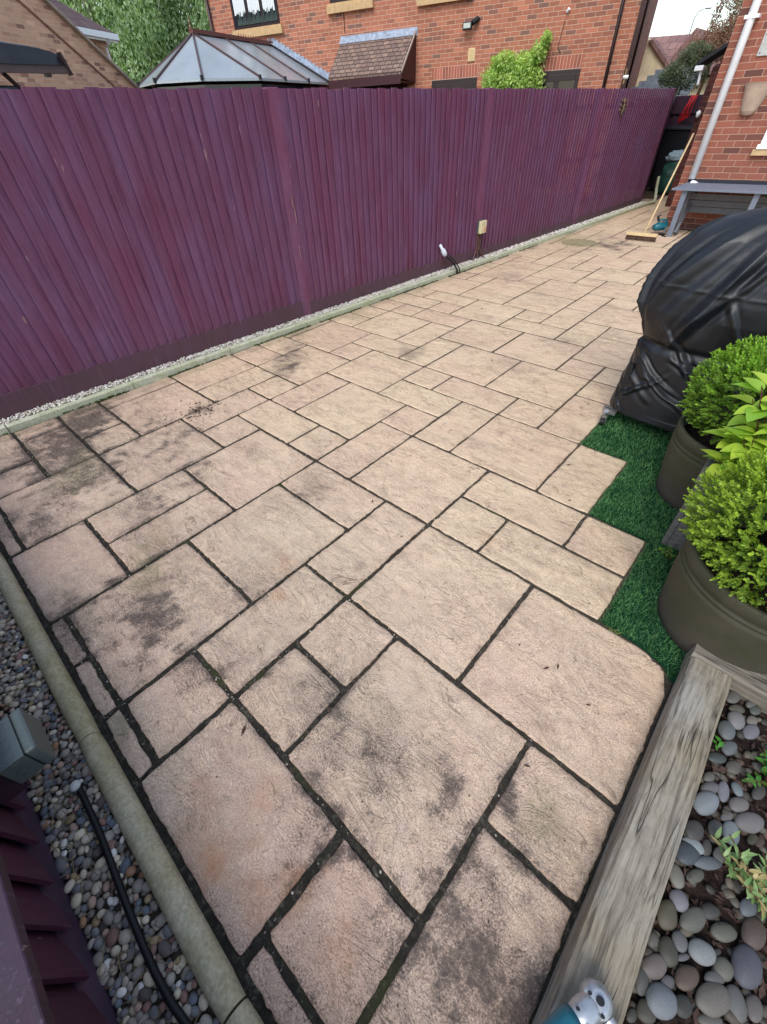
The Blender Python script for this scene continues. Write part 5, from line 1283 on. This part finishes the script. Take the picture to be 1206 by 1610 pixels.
cu.build('net_curtain', plain('white_net', srgb(226, 230, 230), .8, .2, 0, .1, 40, .3), w1, world=False)
pl_ = MB()
for k in range(26):
    x = -11.2+.052*k; h = .12+.14*abs(math.sin(k*2.1)); pl_.tube([(x, -.02, 3.63), (x+.02, -.02, 3.63+h)], [.03, .008], 5)
pl_.build('window_plant', plain('grey_green_leaf', srgb(70, 82, 78), .8, .2, 0, .4, 30, .5), w1, world=False)
window(-8.2, -7.05, 3.76, 4.9, 2); window(-5.72, -4.52, 3.67, 4.9, 2)
# downpipes
for x, z0 in ((-1.18, .0), (-12.14, 0)):
    mb = MB(); mb.tube([(x, -.06, z0), (x, -.06, 5.4)], .036, 12); wl_(mb, 'downpipe', M['brown'], smooth=True)
mb = MB(); mb.tube([(-.82, 2.2, 1.9), (-.82, 2.2, 5.4)], .04, 12); wl_(mb, 'downpipe', M['brown'], smooth=True)
# light, vent, cable
mb = MB(); mb.box(-4.60, -4.38, -.17, -.10, 3.02, 3.15); wl_(mb, 'security_light', M['black'], bevel=.01)
mb = MB(); mb.box(-4.575, -4.41, -.175, -.1705, 3.05, 3.13); wl_(mb, 'light_lens', plain('pale_lens', srgb(190, 196, 184), .3, .5))
mb = MB(); mb.tube([(-4.38, -.13, 3.12), (-4.28, -.06, 3.18), (-4.27, -.004, 3.18)], [.05, .05, .04], 10); wl_(mb, 'sensor', M['black'])
mb = MB(); mb.box(-4.46, -4.29, -.02, 0, 2.52, 2.74)
for k in range(5): mb.box(-4.44, -4.31, -.026, -.0205, 2.545+.038*k, 2.562+.038*k)
wl_(mb, 'air_vent', M['greypot'])
mb = MB(); mb.tube([(-2.28, -.02, 3.12), (-2.25, -.05, 3.16)], .03, 10); wl_(mb, 'white_cap', M['white'])
mb = MB(); mb.tube([(-2.3, -.012, 3.0), (-2.33, -.012, 2.8), (-2.36, -.012, 2.6), (-2.28, -.012, 2.52)], .006, 5); mb.tube([(-7.84, -.012, 3.64), (-7.84, -.012, 3.25)], .008, 5); wl_(mb, 'wall_cable', M['brown'])
mb = MB(); mb.box(-.825, -.79, .35, .5, 1.95, 2.2); wl_(mb, 'alarm_box', M['sill'])
mb = MB(); mb.tube([(-.83, .1, 2.05), (-.72, .1, 2.05)], .035, 10); wl_(mb, 'tap_cover', M['white'])
# tiled canopy over a door
mb = MB()
x0, x1 = -7.93, -5.87
mb.prism([(x0, -.0, 3.16), (x0, -.92, 2.42), (x0, -.92, 2.36), (x0, 0, 3.08)], (x1-x0, 0, 0)); wl_(mb, 'canopy_roof', M['canopy'] if 'canopy' in M else m_tile('canopy_tile', srgb(146, 122, 108), srgb(118, 98, 92), .17, .075, 'xz'))
mb = MB(); mb.box(x0-.05, x1+.07, -.015, -.0, 3.04, 3.17+.02); mb.prism([(x0-.03, -.001, 3.175), (x0-.03, -.16, 3.055), (x0-.03, -.16, 3.045), (x0-.03, -.001, 3.162)], (x1-x0+.06, 0, 0)); wl_(mb, 'canopy_flashing', M['lead'])
mb = MB(); mb.prism([(x1+.001, -.001, 3.1), (x1+.001, -.93, 2.36), (x1+.001, -.93, 2.28), (x1+.001, -.001, 2.24)], (.03, 0, 0)); mb.box(x0, x1, -.93, -.89, 2.20, 2.355); mb.box(x0, x1, -.88, -.001, 2.22, 2.25); wl_(mb, 'canopy_frame', M['maroon'])
mb = MB(); mb.bar((x1+.035, -.01, 3.13), (x1+.035, -.94, 2.40), .02, .04); wl_(mb, 'canopy_edge', plain('pale_edge', srgb(190, 176, 160), .6, .3))
mb = MB(); mb.box(x0+.1, x1-.2, -.02, -.001, .1, 2.215); wl_(mb, 'front_door', M['maroon'])
mb = MB(); mb.box(-8.42, -8.1, -.012, -.002, 2.2, 2.42); wl_(mb, 'lintel', M['soldier'])
# climber
cl = thing('climbing_shrub', 'bright lime green climbing shrub on the orange brick wall between the patio doors', 'shrub', tuple(WO+wv*(-3.2)+wnn*-.3), wa)
parts = []
for (x, z, rx, rz) in ((-3.45, 2.05, .5, .42), (-3.05, 2.0, .5, .45), (-3.5, 2.45, .33, .18), (-3.0, 2.35, .33, .25), (-2.72, 2.55, .18, .2), (-2.6, 2.74, .1, .12), (-3.75, 2.15, .25, .25), (-2.85, 2.1, .3, .3), (-3.3, 1.6, .6, .4)):
    n = int(9000*rx*rz)+200; d = rnd_dir(n); P = np.array([x+3.2, .1, z])+d*np.array([rx, .22, rz])*(rng.uniform(.3, 1, n)**.4*(1+.2*rng.normal(size=n)*.5))[:, None]; P[:, 1] = np.minimum(P[:, 1], .28)
    tt = np.clip(.55+.3*d[:, 2]+rng.normal(0, .25, n), 0, 1)[:, None]; cols = np.array([.20, .34, .06, 1])*(1-tt)+np.array([.62, .74, .26, 1])*tt; cols[:, 3] = 1
    parts.append(leaves(P, rnd_dir(n)+np.array([0, -.8, -.3]), rnd_dir(n)+np.array([0, -1., .3]), rng.uniform(.05, .085, n), rng.uniform(.03, .05, n), cols))
Vv, Ff, Cc = cat(parts); link('foliage', array_mesh('foliage', Vv, Ff, M['ivy'], Cc), cl)
mb = MB(); mb.tube([(.1, .2, 0), (.0, .2, 1.2), (-.2, .15, 2.0)], [.03, .02, .01], 6); mb.tube([(.05, .2, .8), (.4, .15, 2.4)], [.02, .008], 6); mb.build('stem', M['twig'], cl, world=False)

# ------------------------------------------------------------------ conservatory
cv = thing('conservatory', 'conservatory with grey glazed hipped roof behind the purple fence', 'conservatory', tuple(WO+wv*(-10.2)), wa)
def ln(s): return s+10.2
RZ, EZ = 3.19, 2.38
apex = Vector((0, -3.08, RZ)); ridge = Vector((0, -.02, RZ))
foot = [Vector((1.72, -.02, EZ)), Vector((1.72, -1.05, EZ)), Vector((1.72, -2.1, EZ)), Vector((1.72, -3.1, EZ)), Vector((.98, -4.2, EZ)), Vector((0, -4.62, EZ)), Vector((-.98, -4.2, EZ)), Vector((-1.72, -3.1, EZ)), Vector((-1.72, -2.1, EZ)), Vector((-1.72, -1.05, EZ)), Vector((-1.72, -.02, EZ))]
tops = [ridge, Vector((0, -1.0, RZ)), Vector((0, -2.0, RZ)), apex, apex, apex, apex, apex, Vector((0, -2.0, RZ)), Vector((0, -1.0, RZ)), ridge]
for k in range(10):
    a, b, c, d = foot[k], foot[k+1], tops[k+1], tops[k]
    mb = MB(); dn = Vector((0, 0, -.025))
    if (c-d).length < .01: mb.prism([a, b, c], dn)
    else: mb.prism([a, b, c, d], dn)
    mb.build('roof_pane', M['roofglass'], cv, world=False)
for k, (a, b) in enumerate(zip(foot, tops)):
    mb = MB(); mb.bar(a+Vector((0, 0, .015)), b+Vector((0, 0, .01)), .042, .04); mb.build('glazing_bar', M['brownbar'], cv, world=False)
    mb = MB(); o_ = Vector((a.x, a.y+.6, 0)).normalized()*.03; mb.tube([a+o_+Vector((0, 0, -.03)), a+o_+Vector((0, 0, .05))], .035, 8); mb.build('bar_cap', M['black'], cv, world=False)
mb = MB(); mb.bar(ridge+Vector((0, 0, .04)), apex+Vector((0, -.05, .04)), .12, .07); mb.build('ridge', plain('plum_ridge', srgb(112, 74, 70), .5, .4), cv, world=False)
mb = MB()
for k in range(14): y = -.1-.1*k; mb.tube([(0, y, RZ+.07), (0, y, RZ+.13)], [.02, .006], 6)
mb.build('cresting', plain('red_cresting', srgb(130, 70, 60), .5, .4), cv, world=False)
mb = MB(); mb.lathe([(.03, 0), (.035, .04), (.012, .07), (.028, .11), (.01, .15), (.0, .24)], 10, (0, -3.12, RZ+.06)); mb.build('finial', M['gold'], cv, world=False)
mb = MB()
for a, b in zip(foot[:-1], foot[1:]): mb.bar(a+Vector((0, 0, -.03)), b+Vector((0, 0, -.03)), .06, .035)
mb.build('eaves_beam', plain('pale_eaves', srgb(176, 184, 188), .4, .4), cv, world=False)
mb = MB()
for a, b in zip(foot[:-1], foot[1:]): mb.prism([a*1.0+Vector((0, 0, -.1)), b+Vector((0, 0, -.1)), Vector((b.x, b.y, 0)), Vector((a.x, a.y, 0))], Vector((0, .02, 0)))
mb.build('side_glazing', M['glass'], cv, world=False)
mb = MB(); nst = 16
a0 = Vector((.02, 0, RZ+.02)); a1 = Vector((1.80, 0, EZ+.02))
for sx in (1, -1):
    for k in range(nst):
        p = a0.lerp(a1, k/nst); q = a0.lerp(a1, (k+1)/nst); mb.box(min(sx*p.x, sx*q.x), max(sx*p.x, sx*q.x), -.014, -.003, q.z-.03, p.z+.12)
mb.build('stepped_flashing', M['lead'], cv, world=False)
mb = MB(); mb.bar(a0+Vector((0, -.06, .03)), a1+Vector((0, -.06, .03)), .11, .015); mb.build('flashing_apron', M['lead'], cv, world=False)

# ------------------------------------------------------------------ left house
la = math.atan2(math.cos(.5), -math.sin(.5)); LO = Vector((-14, 3, 0))
lh = thing('brick_house', 'pale brick gable house at the far left with plum tiled roof', 'house', tuple(LO), la)
vz = lambda s: 3.813-(s-3.172)*(3.813-2.594)/(5.305-3.172)
mb = MB(); mb.prism([(-3, 0, -.05), (6.6, 0, -.05), (6.6, 0, vz(6.6)), (-.5, 0, vz(-.5)), (-3, 0, vz(-.5)-1.4)], (0, .3, 0)); mb.build('wall', M['brick_left'], lh, world=False)
mb = MB(); mb.bar((-.8, -.05, vz(-.8)+.03), (6.7, -.05, vz(6.7)+.03), .12, .045); mb.build('verge', plain('pale_verge', srgb(170, 156, 142), .7, .3, 0, .2, 6, .2), lh, world=False)
mb = MB(); mb.bar((-.8, -.012, vz(-.8)-.48), (6.2, -.012, vz(6.2)-.48), .015, .05); mb.build('brick_band', plain('brown_band', srgb(140, 98, 80), .8, .2, 0, .25, 14, .2), lh, world=False)
mb = MB(); mb.add([(-.8, .0, vz(-.8)+.03), (6.75, .0, vz(6.75)+.03), (6.75, 8, vz(6.75)+.03), (-.8, 8, vz(-.8)+.03)], [(0, 1, 2, 3)]); mb.build('roof', M['tile2'], lh, world=False)
lw = thing('house_wing', 'plum tiled roof wing with white gutter behind the pale brick gable', 'house', tuple(LO+Vector((-math.cos(.5), -math.sin(.5), 0))*3), la)
mb = MB(); k9 = (4.55-3.97)/(7.5-8.9)
mb.add([(4.0, .0, 5.62), (9.0, 0.0, 3.93), (9.0, 3.5, 3.93), (4.0, 3.5, 5.62)], [(0, 1, 2, 3)])
mb.v = []; mb.f = []; mb.mi = []
mb.add([(3.0, -.35, 3.98), (9.0, -.35, 3.98), (7.3, 1.7, 5.3), (3.0, 1.7, 5.3)], [(0, 1, 2, 3)]); mb.add([(9.0, -.35, 3.98), (9.0, 4, 3.98), (7.3, 1.7, 5.3)], [(0, 1, 2)])
mb.build('roof', M['tile2'], lw, world=False)
mb = MB(); mb.box(3, 9.0, -.42, -.34, 3.83, 3.97); mb.box(3, 9.0, -.335, -.3, 3.78, 3.9); mb.build('gutter', M['white'], lw, world=False)
mb = MB(); mb.tube([(8.55, -.38, 3.84), (8.55, -.3, 3.74), (8.62, -.1, 3.66), (8.62, -.06, 3.0), (8.62, -.06, 0)], .04, 8); mb.build('downpipe', M['white'], lw, world=False)
mb = MB(); mb.box(3, 8.85, 0, .25, -.05, 3.9); mb.box(8.6, 8.85, .251, 3.6, -.05, 3.9); mb.build('wall', M['brick_left'], lw, world=False)

# swing seat canopy seen over the fence at far left
sw = thing('swing_seat', 'garden swing seat canopy in black cover with brown bar behind the fence at far left', 'swing seat', (-5.75, 1.3, 0))
mb = MB()
vs = []; fs = []; n = 26; m = 10
for i in range(n+1):
    y = 0.2+1.84*i/n
    for k in range(m):
        t = k/(m-1); hgt = (.20-.11*max(0, (y-1.2)/.84))*math.sin(PI*min(1, .18+t*.82))**.6*(1+.1*noise.noise(Vector((y*6, t*3, 0)))); 
        if y > 1.98: hgt *= .8
        vs.append((-5.47-.55*t, y, 1.995+hgt*(1 if 0 < k < m-1 else 0)+.004))
for i in range(n):
    for k in range(m-1): a = i*m+k; fs.append((a, a+1, a+m+1, a+m))
fs.append(tuple(range(m))); fs.append(tuple(range(n*m, n*m+m)))
mb.add(vs, fs); mb.build('canopy_cover', M['cover'], sw, smooth=True)
mb = MB(); mb.bar((-5.50, .1, 1.975), (-5.50, 2.05, 1.975), .04, .05); mb.build('front_bar', M['brownbar'], sw)
mb = MB(); mb.bar((-5.49, 2.055, 1.94), (-5.49, 2.02, 2.075), .06, .018, (0, 1, 0)); mb.box(-5.53, -5.47, 1.85, 1.89, 1.93, 1.952); mb.build('end_bracket', M['brown'], sw)
for q in ((1.55, 1.68), (.2, .35)):
    mb = MB(); mb.tube([(-5.52, q[0], 1.95), (-5.53, q[1], 1.80), (-5.7, q[1]+.4, 0)], .018, 8); mb.build('leg', M['brown'], sw)
mb = MB(); mb.box(-5.9, -5.5, .3, 1.62, 1.72, 1.88); mb.build('folded_fabric', M['cover'], sw, bevel=.03)

# ------------------------------------------------------------------ woodland beyond the houses
parts = []; mbt = MB(); rw = random.Random(77)
trees = []
for k in range(34):
    az = R(-52-34*rw.random()); D = rw.uniform(34, 48); x, y = D*math.sin(az), D*math.cos(az); top = rw.uniform(10, 15)
    trees.append((x, y, top))
    mbt.tube([(x, y, 0), (x+rw.uniform(-.3, .3), y, top*.5), (x+rw.uniform(-.8, .8), y, top)], [.2, .13, .04], 6)
    for q in range(6): zz = top*rw.uniform(.3, .9); mbt.tube([(x, y, zz*.8), (x+rw.uniform(-1.5, 1.5), y+rw.uniform(-1, 1), zz+rw.uniform(.5, 2))], [.05, .015], 4)
for (x, y, top) in trees:
    for q in range(13):
        z = top*(.12+.86*q/12); r_ = 1.9*(1-.45*q/12)*rw.uniform(.7, 1.2); cx, cy = x+rw.uniform(-1, 1), y+rw.uniform(-1, 1); n = 850
        d = rnd_dir(n); P = np.array([cx, cy, z])+d*np.array([r_, r_, r_*.9])*(rng.uniform(.2, 1, n)**.5)[:, None]
        g0 = .5+.35*noise.noise(Vector((x*.13, y*.13, z*.15)))*2; tt = np.clip(g0+.3*d[:, 2]+rng.normal(0, .2, n), 0, 1)[:, None]
        cols = np.array([.26, .36, .21, 1])*(1-tt)+np.array([.54, .66, .38, 1])*tt; cols[:, 3] = 1  # leaf colours lightened and greyed to stand in for distance haze
        parts.append(leaves(P, rnd_dir(n)*.6+np.array([0, 0, -.7]), rnd_dir(n), rng.uniform(.14, .26, n), rng.uniform(.07, .12, n), cols))
Vv, Ff, Cc = cat(parts); nL = len(Ff)
tv = np.array(mbt.v); tf = [f for f in mbt.f if len(f) == 4]; tri = np.array([(f[0], f[1], f[2]) for f in tf]+[(f[0], f[2], f[3]) for f in tf])+len(Vv)
Vv = np.concatenate([Vv, tv]); Cc = np.concatenate([Cc, np.repeat(np.array([[.3, .3, .26, 1]]), len(tv), 0)]); Ff = np.concatenate([Ff, tri])
o = link('woodland', array_mesh('woodland', Vv, Ff, [M['wood_leaf'], M['bark']], Cc, mi=np.concatenate([np.zeros(nL), np.ones(len(tri))]).astype(np.int32))); o['kind'] = 'stuff'

# ------------------------------------------------------------------ small debris on the slabs
dm = MB()
for (x, y, a, L) in ((-.075, .93, .9, .014), (-.045, .965, 2.0, .014), (-.77, .02, 2.1, .02), (.03, .58, .4, .012), (.1, .9, .6, .01), (-.56, 2.2, .5, .016), (-1.25, 1.2, 2, .014), (-.95, 1.1, .5, .01), (-.2, .95, 1.5, .008), (-.6, .27, 1, .012), (-2.5, 4.3, 1, .018), (-1.7, 3.2, 2, .016), (-.42, 1.9, 1, .012), (-.9, .2, 1, .01)):
    p = Vector((x, y, .004)); d = Vector((math.cos(a), math.sin(a), .1))*L; e = Vector((-math.sin(a), math.cos(a), 0))*L*.28
    dm.add([p-d, p+e+Vector((0, 0, .002)), p+d+Vector((0, 0, .003)), p-e], [(0, 1, 2, 3)])
o = dm.build('leaf_litter', plain('dead_leaf', srgb(70, 50, 42), .9, .1), fix=False); o['kind'] = 'stuff'
dm = MB()
for k in range(420):
    x = rw.uniform(-2.6, .25); y = rw.uniform(-.28, 2.4); r_ = rw.uniform(.0012, .0035)
    dm.add([(x-r_, y, .003), (x, y-r_*.7, .003), (x+r_, y, .003), (x, y+r_*.8, .005)], [(0, 1, 2, 3)])
for k in range(120):   # mud crumbs by the kerb
    a = rw.gauss(0, 1); b = rw.gauss(0, 1); x = -2.98+a*.07; y = 1.1+b*.09; r_ = rw.uniform(.003, .009)
    dm.add([(x-r_, y, .002), (x, y-r_, .002), (x+r_, y, .003), (x, y+r_, .002), (x, y, .002+r_)], [(0, 1, 4), (1, 2, 4), (2, 3, 4), (3, 0, 4)])
o = dm.build('grit', plain('dark_grit', srgb(64, 50, 40), .95, .1), fix=False); o['kind'] = 'stuff'
